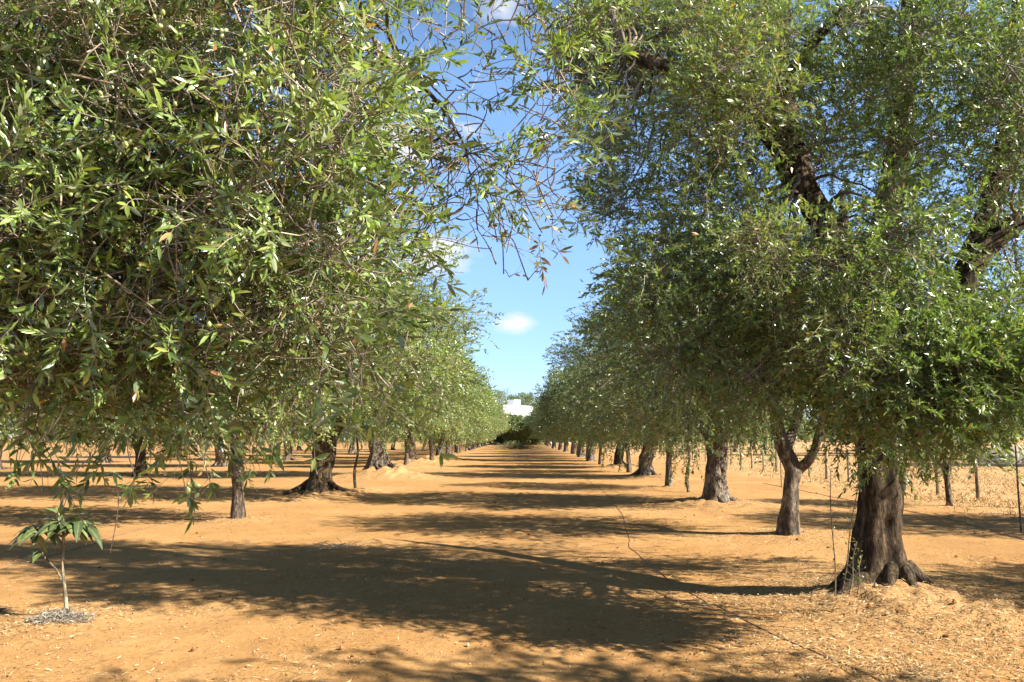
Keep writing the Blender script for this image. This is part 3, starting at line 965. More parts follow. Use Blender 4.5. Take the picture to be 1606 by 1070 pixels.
# ------------------------------------------------------------------ the near tree hanging in from the left
def hero_left():
    rng = R_(1313)
    hx, hy = HERO_L
    gz = float(ground_h(hx, hy, False))
    root = empty('olive_tree', (hx, hy, gz))
    o = np.array([hx, hy, gz])
    q = lambda px, py, d: at(px, py, d) - o
    tb = MB()
    P0 = tube(tb, [(0, 0, -.15), (.05, 0, .5), (-.02, .05, 1.1), (.12, .02, 1.7)], [.42, .34, .33, .36], 36, 50, .22, 2.4, 14, .8, 5, .3)
    tb.build('trunk', M_BARK, root)
    f = np.array([.12, .02, 1.6])
    limbs = [([f, f + (.5, .1, .9), q(300, 20, 3.7), q(470, 40, 3.6), q(540, 96, 3.4), q(625, 108, 3.3), q(690, 165, 3.2), q(735, 240, 3.1)], [.17, .12, .05, .03, .022, .016, .008, .003]),
             ([f, f + (.4, .3, 1.3), q(240, -120, 4.0), q(450, -60, 3.8), q(520, 60, 3.6)], [.18, .14, .09, .055, .03]),
             ([f, f + (.7, .2, .5), q(60, 330, 3.7), q(200, 300, 3.5), q(318, 255, 3.3), q(322, 165, 3.2)], [.15, .11, .06, .045, .03, .02]),
             ([f, f + (.8, .5, .2), q(80, 520, 4.2), q(260, 480, 3.9), q(420, 500, 3.7)], [.14, .10, .055, .035, .015]),
             ([f, f + (-.5, .6, 1.2), f + (-1.0, 1.2, 2.2), f + (-1.4, 1.8, 3.0)], [.17, .13, .08, .03]),
             ([f, f + (-.7, -.5, 1.2), f + (-1.3, -1.1, 2.2), f + (-1.8, -1.5, 3.0)], [.17, .13, .08, .03]),
             ([f, f + (.3, -.5, 1.4), f + (.6, -1.1, 2.3), f + (1.2, -1.5, 3.0)], [.16, .12, .07, .03]),
             ([q(450, -60, 3.8), q(620, -70, 3.5), q(760, -40, 3.3), q(880, 20, 3.1)], [.03, .018, .009, .003])]
    sk, sr = [P0[30:]], [np.full(20, .3)]
    for i, (pts, rd) in enumerate(limbs):
        b_ = MB()
        Q = tube(b_, pts, rd, 12, 44, .16, 4, 70 + i, 0, 5, .1)
        b_.build('limb', M_BARK_YOUNG, root)
        sk.append(Q)
        sr.append(np.interp(np.linspace(0, 1, len(Q)), np.linspace(0, 1, len(rd)), rd))
    sk, sr = np.concatenate(sk), np.concatenate(sr)
    cc = np.array([.3, .1, 2.6])
    cl = []
    # dense wall of sprays
    for py in range(-70, 720, 62):
        for px in range(-110, 620, 62):
            x, y = px + rng.uniform(-28, 28), py + rng.uniform(-28, 28)
            edge = 560 if y < 360 else 560 - (y - 360) * .30
            if x > edge or rng.random() < .10:
                continue
            u = min(1.0, max(0.0, (edge - x) / 260))
            for k in range(3 if x < 380 and rng.random() < .6 else 2):
                d = (2.55, 3.2, 4.0)[k] + rng.uniform(-.3, .35)
                if x < 250 and k == 2:
                    d += .3
                if y + 1160 * .33 / d > (735 if x < 400 else 700) + rng.uniform(-25, 25):
                    continue
                brown = .9 if (abs(x - 270) < 60 and abs(y - 380) < 45) else 0
                lf = rng.uniform(.55, 1.0) if rng.random() > .22 else .2
                if brown and k < 2:
                    cl.append((*q(x, y, d), .26, 26, .35, 1.2, .3))
                else:
                    cl.append((*q(x, y, d), rng.uniform(.20, .29), 16 + 8 * u, lf, rng.uniform(0, .35) if y < 480 else rng.uniform(.15, .6), rng.uniform(.1, .6)))
    # outer sprays against the sky
    for px, py, n, lf, hue, d in ((600, 40, 16, .9, .1, 3.1), (660, 30, 12, .8, .1, 3.2), (720, 60, 8, .7, .1, 3.1), (640, 110, 14, .9, .1, 3.0), (700, 130, 8, .8, .1, 3.1),
                                  (830, 60, 10, .95, .2, 3.0), (870, 100, 10, .95, .2, 3.0), (810, 130, 7, .9, .3, 3.0), (880, 150, 6, .95, .3, 2.9), (850, 190, 8, .95, .2, 2.95),
                                  (800, 210, 8, .9, .1, 3.0), (760, 190, 6, .8, .1, 3.1), (600, 160, 16, .9, .1, 3.0), (660, 200, 12, .9, .1, 3.0), (590, 230, 15, .8, .1, 3.1),
                                  (840, 260, 7, .95, .15, 2.95), (860, 300, 5, .9, .2, 2.9), (800, 290, 5, .8, .1, 3.0), (720, 240, 7, .7, .1, 3.1), (620, 300, 11, .85, .2, 3.0),
                                  (560, 320, 14, .9, .1, 2.9), (680, 300, 7, .7, .1, 3.1), (600, 370, 12, .85, .3, 2.9), (560, 420, 12, .9, .3, 2.8), (520, 480, 10, .9, .35, 2.8),
                                  (540, 540, 8, .9, .5, 2.7), (500, 555, 9, .9, .4, 2.7), (560, 590, 4, .9, .5, 2.6), (620, 410, 6, .8, .6, 2.9), (450, 585, 7, .9, .4, 2.6),
                                  (780, 20, 8, .8, .15, 3.1), (900, 60, 6, .9, .2, 3.0), (740, -20, 10, .9, .1, 3.2), (840, 0, 9, .9, .1, 3.1), (900, 10, 5, .9, .2, 3.0)):
        cl.append((*q(px + rng.uniform(-10, 10), py, d), .19, n * (1.25 if px < 600 or px > 820 else .55), lf, hue, .25))
    # bare hanging twigs
    for px, py, n in ((640, 330, 6), (700, 340, 9), (750, 330, 9), (800, 350, 8), (680, 270, 9), (740, 280, 9), (780, 380, 8), (820, 310, 6), (640, 260, 8), (720, 180, 8), (680, 80, 8), (760, 110, 8), (560, 370, 6)):
        cl.append((*q(px, py, 3.1 + rng.uniform(-.2, .3)), .22, n * .6, .30, .6, .45))
    # brown dead sprigs
    for px, py, n in ((868, 340, 2), (665, 360, 2), (828, 440, 1), (790, 430, 1), (850, 365, 1)):
        cl.append((*q(px, py, 3.0), .04, n, .55, 2.0, .25))
    # ragged lower hem
    for px, py in ((30, 705), (110, 715), (170, 705), (230, 690), (280, 700), (330, 690), (260, 745), (300, 720), (190, 735), (100, 690), (380, 670), (430, 690), (40, 690), (220, 725)):
        cl.append((*q(px, py - 95, rng.uniform(2.5, 2.9)), .08, 5, .9, rng.choice([.05, .2, .6]), .6))
    cl = np.array(cl)
    vis = cl.copy()
    # the rest of the crown, outside the picture
    sh = shell_clumps(rng, 80, cc, 2.9, 2.6, 2.1, 1.5, (.45, .6), 22, .1)
    px, py, dd = project(sh[:, :3] + o)
    m = 90
    keep = (((px < -m) & (py < 620) | (py < -m - 60)) | (dd < .2)) & (np.linalg.norm(sh[:, :3] + o - np.array([0, 0, 1.6]), axis=1) > 1.5)
    sh = sh[keep & ~((sh[:, 0] + hx > -1.4) & (sh[:, 1] + hy < 1.2)) & ~((sh[:, 0] + hx > -3.0) & (sh[:, 1] + hy < 3.0) & (rng.random(len(sh)) < .9))]
    mb = MB()
    foliage(mb, rng, vis, cc, (.055, .0135), .021, LEAF_FINE, (.13, .32), .0016, 1.0, 6, 4, gain=1.28)
    foliage(mb, rng, sh, cc, (.064, .017), .032, LEAF_PLAIN, (.26, .55), .0022, .3, 4)
    allc = np.vstack([vis, sh])
    link_clumps(mb, rng, allc, sk, sr, .0028, 5, .011)
    # long whips with a tuft of leaves at the tip
    tips = [((165, 690, 2.5), (120, 742, 2.5), (92, 805, 2.55)), ((178, 740, 2.4), (186, 790, 2.4), (173, 868, 2.45)), ((555, 520, 2.5), (552, 620, 2.5), (548, 690, 2.5)),
            ((480, 560, 2.5), (488, 650, 2.5), (498, 745, 2.5)), ((75, 660, 2.6), (66, 720, 2.6), (64, 770, 2.6)), ((275, 700, 2.5), (290, 760, 2.5), (300, 800, 2.5)),
            ((430, 600, 2.45), (420, 680, 2.45), (435, 735, 2.45)), ((640, 520, 2.6), (600, 640, 2.6), (560, 690, 2.6)), ((310, 690, 2.5), (325, 740, 2.5), (335, 775, 2.5)),
            ((100, 640, 2.4), (60, 700, 2.4), (35, 745, 2.4)), ((200, 690, 2.4), (208, 745, 2.4), (205, 785, 2.4)), ((640, 560, 2.6), (655, 600, 2.6), (650, 650, 2.6))]
    for k, pts in enumerate(tips):
        P = catmull([q(*p) for p in pts], 9)
        P = P + np.sin(np.linspace(0, 9, 9))[:, None] * rng.normal(0, .006, (1, 3))
        thin_tubes(mb, P[None], .0026, .0016, 4, BARKY[1])
        m = 12 if k not in (0, 1, 4) else 4
        tt = rng.uniform(.72, 1.0, m) if k not in (0, 1, 4) else np.full(m, .02)
        B = P[(tt * 8).astype(int)]
        D = rng.normal(size=(m, 3)) + unit(P[-1] - P[-2]) * .8
        col = GREENS[rng.integers(2, 5, m)] * 1.1
        yl = rng.random(m) < .25
        col = np.where(yl[:, None], YELLOWS[rng.integers(0, 2, m)] * 1.7, col)
        add_leaves(mb, B, D, UP * .5 + rng.normal(0, .6, (m, 3)) - np.array([0, .5, 0]), rng.uniform(.04, .062, m), rng.uniform(.012, .018, m), col, LEAF_FINE, rng.uniform(0, .25, m))
    mb.build('crown', [M_LEAF, M_TWIG], root)
    # green olives
    ob = MB()
    u, v = np.meshgrid(np.linspace(0, np.pi, 8), np.linspace(0, 2 * np.pi, 10, endpoint=False), indexing='ij')
    V = np.stack([np.sin(u) * np.cos(v) * .0062, np.sin(u) * np.sin(v) * .0062, np.cos(u) * .0092 - .010], -1)
    idx = np.arange(80).reshape(8, 10)
    a, b = idx[:-1], np.roll(idx[:-1], -1, 1)
    c, d = np.roll(idx[1:], -1, 1), idx[1:]
    ob.add(V.reshape(-1, 3), np.concatenate([np.stack([a, d, c], -1).reshape(-1, 3), np.stack([a, c, b], -1).reshape(-1, 3)]), (.36, .42, .15), 0, True)
    st = np.array([[(0, 0, -.002), (.001, 0, .008), (.002, .001, .02)]])
    thin_tubes(ob, st, .0009, .0007, 3, (.25, .25, .1), 0)
    me = ob.mesh('olive', M_OLIVE)
    spots = [(200, 215, 7), (240, 35, 4), (165, 150, 5), (390, 100, 7), (240, 110, 4), (175, 220, 5), (265, 165, 5), (400, 130, 6), (170, 285, 3), (370, 400, 5), (395, 415, 3), (530, 250, 4), (345, 45, 3), (450, 140, 4),
             (120, 300, 3), (640, 150, 3), (295, 760, 4), (560, 60, 3), (480, 120, 4), (60, 120, 4), (330, 500, 3), (430, 330, 3)]
    for px, py, n in spots:
        for k in range(n):
            ol = bpy.data.objects.new('olive', me)
            COL.objects.link(ol)
            ol.parent = root
            ol.location = [float(c_) for c_ in q(px + rng.normal(0, 11), py + rng.normal(0, 13), rng.uniform(2.12, 2.3))]
            ol.rotation_euler = (rng.normal(0, .5), rng.normal(0, .5), rng.uniform(0, 6))
            s = rng.uniform(.85, 1.2)
            ol.scale = (s, s, s)
    tag(root, 'near olive tree with leafy sprays and green olives hanging in from the left', 'tree')


M_OLIVE = leaf_material('green olive skin', .05, .35, (.36, .42, .15), 0)
hero_left()


# ------------------------------------------------------------------ the big-leaved sapling and its heap
def big_leaf(mb, base, direction, length, width, droop, col, rng, roll=0.0):
    n, w = 13, 7
    d = unit(np.asarray(direction, float))
    sd = unit(np.cross(d, UP) + .001)
    nm = np.cross(sd, d)
    sd, nm = sd * math.cos(roll) + nm * math.sin(roll), nm * math.cos(roll) - sd * math.sin(roll)
    t = np.linspace(0, 1, n)
    prof = (np.sin(np.pi * t ** .8) ** .75) * (1 - .25 * t) + .02
    s = np.linspace(-1, 1, w)
    spine = np.asarray(base) + d * (length * t)[:, None] - UP * (droop * length * t ** 2)[:, None]
    wav = .10 * np.sin(t * 26)[:, None] * np.abs(s)[None, :]
    V = spine[:, None] + sd * (s[None, :, None] * (prof * width * .72)[:, None, None]) + nm * ((.28 * np.abs(s)[None, :] + wav) * (prof * width * .5)[:, None])[..., None]
    idx = np.arange(n * w).reshape(n, w)
    a, b, c, e = idx[:-1, :-1], idx[:-1, 1:], idx[1:, 1:], idx[1:, :-1]
    F = np.concatenate([np.stack([a, b, c], -1).reshape(-1, 3), np.stack([a, c, e], -1).reshape(-1, 3)])
    tint = np.broadcast_to(np.asarray(col), (n, w, 3)).copy()
    tint[:, w // 2] = np.asarray(col) * 1.7 + .03
    tint[1::2] *= .82
    mb.add(V.reshape(-1, 3), F, tint.reshape(-1, 3), 0, True)


def sapling():
    rng = R_(21)
    x, y = SAP
    gz = float(ground_h(x, y))
    root = empty('loquat_sapling', (x, y, gz))
    o = np.array([x, y, gz])
    q = lambda px, py, dd=0: at(px, py, y + dd) - o
    sb = MB()
    stem = M_SAPSTEM
    tube(sb, [q(105, 962), q(102, 930), q(99, 895), q(99, 865), q(100, 838)], [.017, .015, .013, .012, .012], 12, 30, .08, 9, 1)
    tube(sb, [q(100, 842), q(96, 828), q(92, 815), q(93, 800)], [.010, .009, .008, .006], 9, 14, .05, 9, 2)
    tube(sb, [q(100, 842), q(106, 832, -.03), q(114, 820, -.05)], [.009, .008, .006], 9, 12, .05, 9, 3)
    tube(sb, [q(99, 845), q(101, 825, .05), q(99, 812, .08)], [.009, .007, .006], 9, 12, .05, 9, 4)
    tube(sb, [q(98, 912), q(88, 893, -.03), q(72, 876, -.06), q(66, 866, -.07)], [.009, .0085, .008, .006], 9, 16, .05, 9, 5)
    tube(sb, [q(100, 842), q(84, 836, -.05), q(66, 834, -.08), q(52, 836, -.1)], [.009, .008, .007, .005], 9, 14, .05, 9, 7)
    tube(sb, [q(100, 843), q(114, 830, .03), q(128, 827, .05)], [.009, .008, .005], 9, 14, .05, 9, 8)
    tube(sb, [q(110, 960, -.03), q(111, 950, -.03)], [.013, .012], 9, 8, .05, 9, 6)
    sb.build('stem', stem, root)
    g = [(.085, .115, .032), (.115, .150, .042), (.140, .175, .052), (.065, .090, .028)]
    spec = [((100, 826), (-.9, -.35, .25), .30, .085, .65), ((97, 822), (-1, .1, .3), .36, .085, .75), ((96, 818), (-.6, -.7, .1), .26, .09, .8), ((104, 824), (.9, -.25, .35), .40, .085, .85),
            ((108, 822), (1, .25, .35), .34, .08, .7), ((112, 822), (.5, -.8, .2), .24, .085, .6), ((95, 812), (-.5, .4, .7), .22, .06, .3), ((102, 812), (.4, .3, .75), .22, .06, .3),
            ((98, 808), (.15, -.6, .7), .18, .055, .3), ((92, 806), (-.7, -.3, .6), .20, .055, .35), ((106, 815), (.75, .1, .6), .22, .06, .4), ((68, 868), (-.6, -.4, .2), .24, .08, .8),
            ((66, 867), (.1, -.6, .3), .22, .08, .9), ((70, 868), (-.9, .3, .3), .26, .075, .7), ((114, 820), (.9, -.5, .25), .30, .08, .8), ((54, 836), (-.9, -.3, .15), .26, .10, .8), ((56, 835), (-.4, -.8, .2), .26, .11, .9), ((66, 834), (-.3, -.9, .3), .27, .11, .8), ((60, 834), (-.8, .4, .5), .24, .09, .6), ((126, 827), (.9, -.35, .25), .36, .10, .95),
            ((124, 828), (.4, -.9, .3), .24, .10, .7), ((128, 827), (.8, .3, .5), .24, .08, .5), ((84, 833), (-.3, -.8, .5), .24, .10, .7), ((110, 822), (.1, -.9, .5), .22, .09, .7), ((94, 802), (.05, .2, 1), .16, .04, .1), ((96, 816), (-.8, .6, .3), .28, .075, .6)]
    extra = []
    for k in range(40):
        px = rng.choice([56, 66, 92, 98, 106, 114, 126]) + rng.normal(0, 4)
        a = rng.uniform(0, 6.28)
        extra.append(((px, 822 + abs(px - 98) * .25 + rng.normal(0, 5)), (math.cos(a), math.sin(a) * .8, rng.uniform(-.1, .6)), rng.uniform(.16, .30), rng.uniform(.07, .1), rng.uniform(.5, 1.0)))
    spec = spec + extra
    for k, ((px, py), d, L, wd, dr) in enumerate(spec):
        lb = MB()
        big_leaf(lb, q(px, py), d, L * .85, wd * .82, dr * .9, g[k % 4], rng, rng.normal(0, .25))
        lb.build('leaf', M_SAPLEAF, root)
    tag(root, 'small sapling with a thin pale stem and drooping large ribbed leaves, left foreground', 'sapling')
    hb = MB()
    n = 1500
    a, rr_ = rng.uniform(0, 6.28, n), rng.random(n) ** .6
    X, Y = x + .13 + np.cos(a) * rr_ * .30, y - .10 + np.sin(a) * rr_ * .17
    Z = ground_h(X, Y) + .055 * (1 - rr_) * rng.random(n) + .006
    D = np.stack([rng.normal(size=n), rng.normal(size=n), rng.normal(0, .3, n)], -1)
    pal = np.array([(.25, .22, .18), (.34, .30, .24), (.16, .14, .11), (.42, .36, .27)])
    add_leaves(hb, np.stack([X, Y, Z], -1), D, UP + rng.normal(0, .5, (n, 3)), rng.uniform(.03, .09, n), rng.uniform(.004, .008, n), pal[rng.integers(0, 4, n)], LEAF_FINE, rng.uniform(-.2, .3, n))
    tag(hb.build('mulch_heap', M_DRY), 'small grey heap of dry clippings at the foot of the large-leaved sapling', 'mulch', kind='stuff')


M_SAPSTEM = bark_material('pale sapling bark', (.38, .30, .18), (.50, .41, .26), (.58, .49, .33), .2)
sapling()


# ------------------------------------------------------------------ drip pipes
def pipe(pts, r, label):
    P = catmull([(x, y, 0) for x, y in pts], 160)
    P[:, 2] = ground_h(P[:, 0], P[:, 1]) + r * .35
    P[:, 0] += .02 * vnoise(P[:, 1:2].repeat(2, 1) * 1.3, 8)
    mb = MB()
    tube(mb, P, [r, r], 8, 400, tint=(.20, .115, .06))
    tag(mb.build('drip_pipe', M_PIPE), label, 'drip pipe', 'drip irrigation pipes')


pipe([(2.9, 2.5), (2.43, 4.82), (2.22, 5.6), (1.97, 6.5), (1.72, 8.0), (1.62, 10.6), (1.60, 11.2), (1.75, 12.2), (2.06, 15.2), (2.2, 17), (2.45, 21.8), (2.5, 30)], .0058, 'dark drip pipe winding along the alley near the big right-hand trunk')
pipe([(-6.2, 6), (-6.26, 8.9), (-6.55, 12.8), (-6.5, 15), (-6.6, 17.3), (-6.5, 24), (-6.6, 34)], .012, 'dark drip pipe running along the left row past the sapling and the slim trunk')
pipe([(7.0, 7), (7.5, 10.5), (7.75, 11.6), (8.3, 14.3), (8.45, 18), (8.4, 26)], .009, 'thin drip pipe on the sunlit ground right of the big trunk, before the dry field')

# fallen dry sprig on the shade of the alley
rng = R_(31)
mb = MB()
b0 = np.array([(535 - 815) / 1160 * 11.0, 11.0, 0])
n = 26
S = b0 + rng.normal(0, .10, (n, 3)) * np.array([1.6, .7, 0])
S[:, 2] = ground_h(S[:, 0], S[:, 1]) + .01
D = rng.normal(size=(n, 3)) * np.array([1, .6, .2]) + UP * .25
E = S + unit(D) * rng.uniform(.10, .30, (n, 1))
thin_tubes(mb, np.stack([S, (S + E) / 2 + UP * .02, E], 1), .006, .003, 4, (.5, .40, .26), 0)
tag(mb.build('fallen_branch', M_DRY), 'dry bleached twig lying in the broad tree shadow on the alley', 'branch')

# ------------------------------------------------------------------ wire fence and stakes
M_POST = bark_material('weathered post wood', (.36, .27, .16), (.50, .40, .26), (.62, .52, .36), .2, (.6, .55, .45))
M_WIRE = tint_material('fence wire', .5, .5, 20, 0)
fence = empty('wire_fence', (11.55, 17.7, 0))
tag(fence, 'wire fence on pale wooden posts between the orchard and the dry field', 'fence')
ys = np.arange(-14.0, 60, 1.92)
tops = []
for k, yy in enumerate(ys):
    pb = MB()
    fx = rng.normal(0, .04) + yy * .012
    hgt = 1.2 + rng.normal(0, .05)
    z0 = float(ground_h(11.55 + fx, 17.7 + yy))
    rr2 = .058 if k % 3 == 1 else .045
    tube(pb, [(fx, yy, z0 - .1), (fx + .01, yy, z0 + .6), (fx + rng.normal(0, .03), yy, z0 + hgt)], [rr2 * 1.08, rr2, rr2 * .92], 10, 14, .08, 6, k)
    pb.build('post', M_POST, fence)
    tops.append((fx, yy, z0))
tops = np.array(tops)
wb = MB()
for hh in (.25, .6, .95, 1.15):
    P = tops + np.array([.06, 0, hh])
    seg = np.stack([P[:-1], (P[:-1] + P[1:]) / 2 - UP * .015, P[1:]], 1)
    thin_tubes(wb, seg, .0022, .0022, 3, (.25, .23, .2), 0)
wb.build('wire', M_WIRE, fence)
for i, (px, yy, top, lab) in enumerate(((1577, 13.0, 1.45, 'thin dark stake near the right edge in front of the pale fence posts'), (1217, 24.0, 1.35, 'thin dark stake on the sunlit ground left of the forked young tree'))):
    x = (px - 815) / 1160 * yy
    z0 = float(ground_h(x, yy))
    sb = MB()
    tube(sb, [(0, 0, -.1), (.01, 0, .7), (.03, 0, top)], [.016, .015, .013], 8, 12, .05, 8, i, tint=(.10, .07, .05))
    s = sb.build('stake', M_PIPE)
    s.location = (x, yy, z0)
    tag(s, lab, 'stake', 'dark stakes along the field edge')


# ------------------------------------------------------------------ far end: heaps, bush, wall, house, brush pile, woods
def heap(x, y, w, dpt, h, label, col, seed):
    mb = MB()
    u = np.linspace(-1.25, 1.25, 40)
    X, Y = np.meshgrid(u, u)
    r2 = X ** 2 + Y ** 2
    Z = np.clip(1 - r2 ** .75, -.15, 1) * (1 + .25 * fbm(np.stack([X * 2, Y * 2], -1), seed, 3)) + .06 * fbm(np.stack([X * 7, Y * 7], -1), seed + 1, 3)
    V = np.stack([X * w / 2, Y * dpt / 2, Z * h], -1).reshape(-1, 3)
    idx = np.arange(1600).reshape(40, 40)
    a, b, c, e = idx[:-1, :-1], idx[:-1, 1:], idx[1:, 1:], idx[1:, :-1]
    mb.add(V, np.concatenate([np.stack([a, b, c], -1).reshape(-1, 3), np.stack([a, c, e], -1).reshape(-1, 3)]), col, 0, True)
    o = mb.build('earth_heap', tint_material('grey earth', .95, .1, 6, .6))
    o.location = (x, y, 0)
    tag(o, label, 'earth heap')


heap(29.8, 46.5, 4.2, 3.0, 1.25, 'low grey earth heap in the dry field beyond the fence at the right edge', (.27, .22, .17), 3)
heap(.4, 150, 5.5, 4.0, .9, 'dark grey earth heap under the bushy tree at the end of the alley', (.16, .13, .11), 9)


def brush_pile():
    rng = R_(61)
    root = empty('brush_pile', (-.65, 97, 0))
    mb = MB()
    n = 130
    S = np.stack([rng.normal(0, 1.1, n), rng.normal(0, .5, n), rng.uniform(0, .35, n)], -1)
    D = np.stack([rng.normal(0, 1, n), rng.normal(0, .4, n), rng.uniform(-.05, .4, n)], -1)
    E = S + unit(D) * rng.uniform(.5, 1.4, (n, 1))
    thin_tubes(mb, np.stack([S, (S + E) / 2 + UP * .05, E], 1), .022, .008, 4, (.16, .11, .07), 0)
    mb.build('branches', M_DRY, root)
    cl = np.column_stack([rng.normal(0, .95, 24), rng.normal(0, .4, 24), rng.uniform(.1, .6, 24), np.full(24, .38), np.full(24, 26), np.full(24, .9), rng.uniform(.1, .6, 24), np.full(24, .5)])
    mb = MB()
    foliage(mb, rng, cl, (0, 0, 0), (.10, .028), .045, LEAF_PLAIN, (.3, .5), .004, .2, 4)
    mb.build('foliage', [M_LEAF, M_TWIG], root)
    tag(root, 'pile of cut leafy branches lying in the middle of the alley', 'brush pile')


brush_pile()


def bushy(x, y, R, top, label, seed, low=.3, leaf=(.24, .11), hue=.4, name='bushy_tree', n=110):
    rng = R_(seed)
    root = empty(name, (x, y, 0))
    cc = np.array([0, 0, (top + low) / 2])
    tb = MB()
    sk, sr = trunk_limbs(tb, rng, max(.8, low + .6), .18, (.1, .1), 4, cc, R * .6, top)
    tb.build('trunk', M_BARK, root)
    cl = shell_clumps(rng, n, cc, R, R, (top - low) / 2, low + .3, (R * .2, R * .3), 46, hue)
    mb = MB()
    foliage(mb, rng, cl, cc, leaf, .09, LEAF_PLAIN, (.4, .8), .006, .2, 4)
    link_clumps(mb, rng, cl, sk, sr)
    mb.build('crown', [M_LEAF, M_TWIG], root)
    return tag(root, label, 'tree')


bushy(-.2, 146, 4.1, 5.5, 'bright green bushy tree in front of the white house at the alley end', 71, 1.6)
bushy(-5.6, 152, 3.6, 4.6, 'dark low bush closing the alley end on the left of the bushy tree', 72, .2, hue=.1, name='bush')
bushy(.2, 150.5, 4.2, 2.9, 'low dark hedge closing the alley under the bright bushy tree', 76, .1, hue=.1, name='hedge', n=90)
bushy(6.0, 153, 3.4, 5.2, 'dark green bush closing the alley end on the right of the bushy tree', 73, .9, hue=.1, name='bush')
bushy(-5.0, 196, 5.5, 13.2, 'grey green tree top rising behind the left part of the white house', 74, 2.0, (.24, .08), .2)
bushy(.9, 198, 4.4, 13.6, 'grey green tree top rising right behind the rooftop box of the white house', 75, 2.0, (.24, .08), .2)


def box(mb, x0, x1, y0, y1, z0, z1, tint=(.8, .8, .78), mat=0):
    V = [(x, y, z) for z in (z0, z1) for y in (y0, y1) for x in (x0, x1)]
    F = [(0, 2, 3), (0, 3, 1), (4, 5, 7), (4, 7, 6), (0, 1, 5), (0, 5, 4), (2, 6, 7), (2, 7, 3), (0, 4, 6), (0, 6, 2), (1, 3, 7), (1, 7, 5)]
    mb.add(V, F, tint, mat)


def plaster(name, c):
    m, nt, out = new_mat(name)
    nz = noise(nt, .9, 6, .7, stretch=(1, 1, .35))
    p = N_(nt, 'BsdfPrincipled')
    nt.links.new(ramp(nt, nz, [(.3, tuple(k * .88 for k in c)), (.6, c)]), p.inputs['Base Color'])
    p.inputs['Roughness'].default_value = .9
    p.inputs['Specular IOR Level'].default_value = .15
    nt.links.new(bump(nt, noise(nt, 12, 4), .2, .02), p.inputs['Normal'])
    nt.links.new(p.outputs[0], out.inputs[0])
    return m


M_WHITE = plaster('white plaster', (.82, .80, .76))
house = empty('house', (-.5, 178, 0), .75)
tag(house, 'white flat-roofed house with a small rooftop box at the end of the alley', 'house')
hb = MB()
box(hb, -4.6, 5.2, 0, 9, 0, 8.5)
hb.build('wall', M_WHITE, house)
pb = MB()
for x0, x1, y0, y1 in ((-4.66, 5.26, -.06, .22), (-4.66, 5.26, 8.8, 9.06), (-4.66, -4.40, .22, 8.8), (5.0, 5.26, .22, 8.8)):
    box(pb, x0, x1, y0, y1, 8.5, 9.0)
pb.build('parapet', M_WHITE, house)
tb = MB()
box(tb, .75, 2.85, 2.0, 4.4, 8.52, 10.4)
box(tb, .65, 2.95, 1.9, 4.5, 10.4, 10.52)
tb.build('rooftop_box', M_WHITE, house)
wb = MB()
box(wb, 5, 15, 0, .3, 0, 1.2)
box(wb, 5, 15, -.05, .35, 1.2, 1.32)
w = wb.build('boundary_wall', M_WHITE)
w.location = (0, 160, 0)
w.rotation_euler = (0, 0, .35)
tag(w, 'low white boundary wall showing in bits under the far trees', 'wall')


def woods():
    rng = R_(81)
    mb = MB()
    cl = []
    for k in range(330):
        a = rng.uniform(-1.25, 1.25)
        r = rng.uniform(215, 300)
        x, y = math.sin(a) * r, math.cos(a) * r
        if y < 60 or abs(x) < 12 and y < 230:
            continue
        h = rng.uniform(4, 8.5)
        for j in range(5):
            cl.append((x + rng.normal(0, 2.2), y + rng.normal(0, 2.2), rng.uniform(.8, h), 2.0, 22, .9, .15, .3))
    foliage(mb, rng, cl, (0, 200, -20), (.75, .36), .30, LEAF_PLAIN, (1.0, 2.2), .02, .1, 3)
    tag(mb.build('far_wood', [M_LEAF, M_TWIG]), 'distant belt of trees closing the horizon around the fields', 'wood', kind='stuff')


woods()

# ------------------------------------------------------------------ sky, sun, camera
world = bpy.data.worlds.new('World')
scene.world = world
world.use_nodes = True
nt = world.node_tree
nt.nodes.clear()
out = nt.nodes.new('ShaderNodeOutputWorld')
bg = nt.nodes.new('ShaderNodeBackground')
sky = nt.nodes.new('ShaderNodeTexSky')
sky.sky_type = 'NISHITA'
sky.sun_disc = False
sun_dir = Vector((math.cos(SH_AZ) * math.cos(SUN_EL), -math.sin(SH_AZ) * math.cos(SUN_EL), math.sin(SUN_EL)))
sky.sun_elevation = SUN_EL
sky.sun_rotation = math.atan2(sun_dir.x, sun_dir.y)
sky.air_density = .8
sky.dust_density = 0.0
sky.ozone_density = 1.3
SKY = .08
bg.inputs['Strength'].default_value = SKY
tc = nt.nodes.new('ShaderNodeTexCoord')
nz = nt.nodes.new('ShaderNodeTexNoise')
nz.inputs['Scale'].default_value = 11
nz.inputs['Detail'].default_value = 8
nz.inputs['Roughness'].default_value = .6
mp = nt.nodes.new('ShaderNodeMapping')
mp.inputs['Scale'].default_value = (1, 1, 2.2)
nt.links.new(tc.outputs['Generated'], mp.inputs[0])
nt.links.new(mp.outputs[0], nz.inputs['Vector'])
total = None
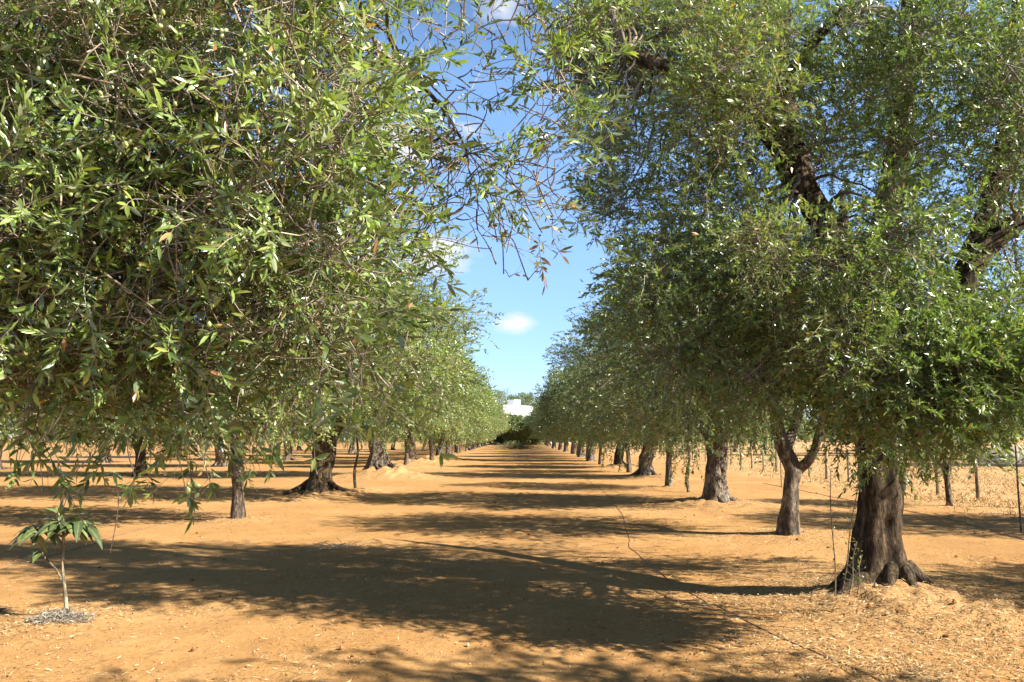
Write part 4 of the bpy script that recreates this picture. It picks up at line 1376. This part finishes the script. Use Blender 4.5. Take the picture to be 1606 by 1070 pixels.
for px, py, rad, amp in ((812, 508, .046, 1.0), (690, 398, .075, 1.0), (630, 225, .085, .9), (790, 15, .06, .75), (735, 205, .05, .6), (35, 250, .10, .8), (1230, 250, .05, .35), (300, 120, .16, .5), (1010, 15, .05, .3)):
    dv = unit(at(px, py, 10.0) - np.array([0, 0, EYE]))
    dist = nt.nodes.new('ShaderNodeVectorMath')
    dist.operation = 'DISTANCE'
    # a cloud is wider than tall: compare in a vertically stretched space
    st = nt.nodes.new('ShaderNodeVectorMath')
    st.operation = 'MULTIPLY'
    st.inputs[1].default_value = (1, 1, 1.9)
    nrm = nt.nodes.new('ShaderNodeVectorMath')
    nrm.operation = 'NORMALIZE'
    nt.links.new(tc.outputs['Generated'], nrm.inputs[0])
    nt.links.new(nrm.outputs[0], st.inputs[0])
    nt.links.new(st.outputs[0], dist.inputs[0])
    dist.inputs[1].default_value = (dv[0], dv[1], dv[2] * 1.9)
    mr = nt.nodes.new('ShaderNodeMapRange')
    mr.inputs['From Min'].default_value = rad
    mr.inputs['From Max'].default_value = 0.0
    mr.inputs['To Max'].default_value = amp
    nt.links.new(dist.outputs['Value'], mr.inputs['Value'])
    if total is None:
        total = mr.outputs[0]
    else:
        mx = nt.nodes.new('ShaderNodeMath')
        mx.operation = 'MAXIMUM'
        nt.links.new(total, mx.inputs[0])
        nt.links.new(mr.outputs[0], mx.inputs[1])
        total = mx.outputs[0]
sm = nt.nodes.new('ShaderNodeMath')
sm.operation = 'MULTIPLY_ADD'
nt.links.new(nz.outputs[0], sm.inputs[0])
sm.inputs[1].default_value = 1.5
sm.inputs[2].default_value = -.98
s2 = nt.nodes.new('ShaderNodeMath')
s2.operation = 'ADD'
nt.links.new(sm.outputs[0], s2.inputs[0])
nt.links.new(total, s2.inputs[1])
cov = nt.nodes.new('ShaderNodeMapRange')
cov.inputs['From Min'].default_value = .05
cov.inputs['From Max'].default_value = .55
nt.links.new(s2.outputs[0], cov.inputs['Value'])
gate = nt.nodes.new('ShaderNodeMath')
gate.operation = 'MULTIPLY'
g2 = nt.nodes.new('ShaderNodeMapRange')
g2.inputs['From Max'].default_value = .2
nt.links.new(total, g2.inputs['Value'])
nt.links.new(cov.outputs[0], gate.inputs[0])
nt.links.new(g2.outputs[0], gate.inputs[1])
sxyz = nt.nodes.new('ShaderNodeSeparateXYZ')
nt.links.new(tc.outputs['Generated'], sxyz.inputs[0])
SKYCOL = mixc(nt, 1.0, sky.outputs[0], ramp(nt, sxyz.outputs[2], [(0.0, (.42, .43, .52)), (.10, (.58, .59, .67)), (.25, (.80, .80, .87)), (.45, (1, 1, 1)), (.68, (.24, .24, .24)), (1.0, (.10, .10, .10))]), 'MULTIPLY')  # overhead sky artificially dimmed to cut fill in the ground shadows, lower sky kept bright
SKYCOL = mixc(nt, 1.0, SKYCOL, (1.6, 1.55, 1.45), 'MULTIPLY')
mixn = nt.nodes.new('ShaderNodeMix')
mixn.data_type = 'RGBA'
nt.links.new(gate.outputs[0], mixn.inputs[0])
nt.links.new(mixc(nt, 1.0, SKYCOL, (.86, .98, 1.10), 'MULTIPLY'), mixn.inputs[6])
CL = .40 / SKY
mixn.inputs[7].default_value = (CL * .93, CL * .94, CL, 1)
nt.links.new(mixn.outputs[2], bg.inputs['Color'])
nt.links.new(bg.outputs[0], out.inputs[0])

sun = bpy.data.lights.new('sun', 'SUN')
sun.energy = 5.0
sun.angle = math.radians(.53)
sun.color = (1.0, .94, .85)
so = bpy.data.objects.new('sun', sun)
COL.objects.link(so)
so.rotation_euler = sun_dir.to_track_quat('Z', 'Y').to_euler()
so.location = (20, -10, 30)

cam = bpy.data.cameras.new('camera')
cam.sensor_width = 36
cam.sensor_fit = 'HORIZONTAL'
cam.lens = F0 / W0 * 36
cam.clip_start = .05
cam.clip_end = 3000
co = bpy.data.objects.new('camera', cam)
COL.objects.link(co)
co.location = (0, 0, EYE)
co.rotation_euler = (math.pi / 2 + PITCH, 0, YAW)
scene.camera = co

vs = scene.view_settings
vs.view_transform = 'Standard'
vs.look = 'None'
vs.exposure = 1.5
vs.gamma = 1
scene.cycles.max_bounces = 6
scene.cycles.diffuse_bounces = 2
scene.cycles.glossy_bounces = 2
scene.cycles.transmission_bounces = 3
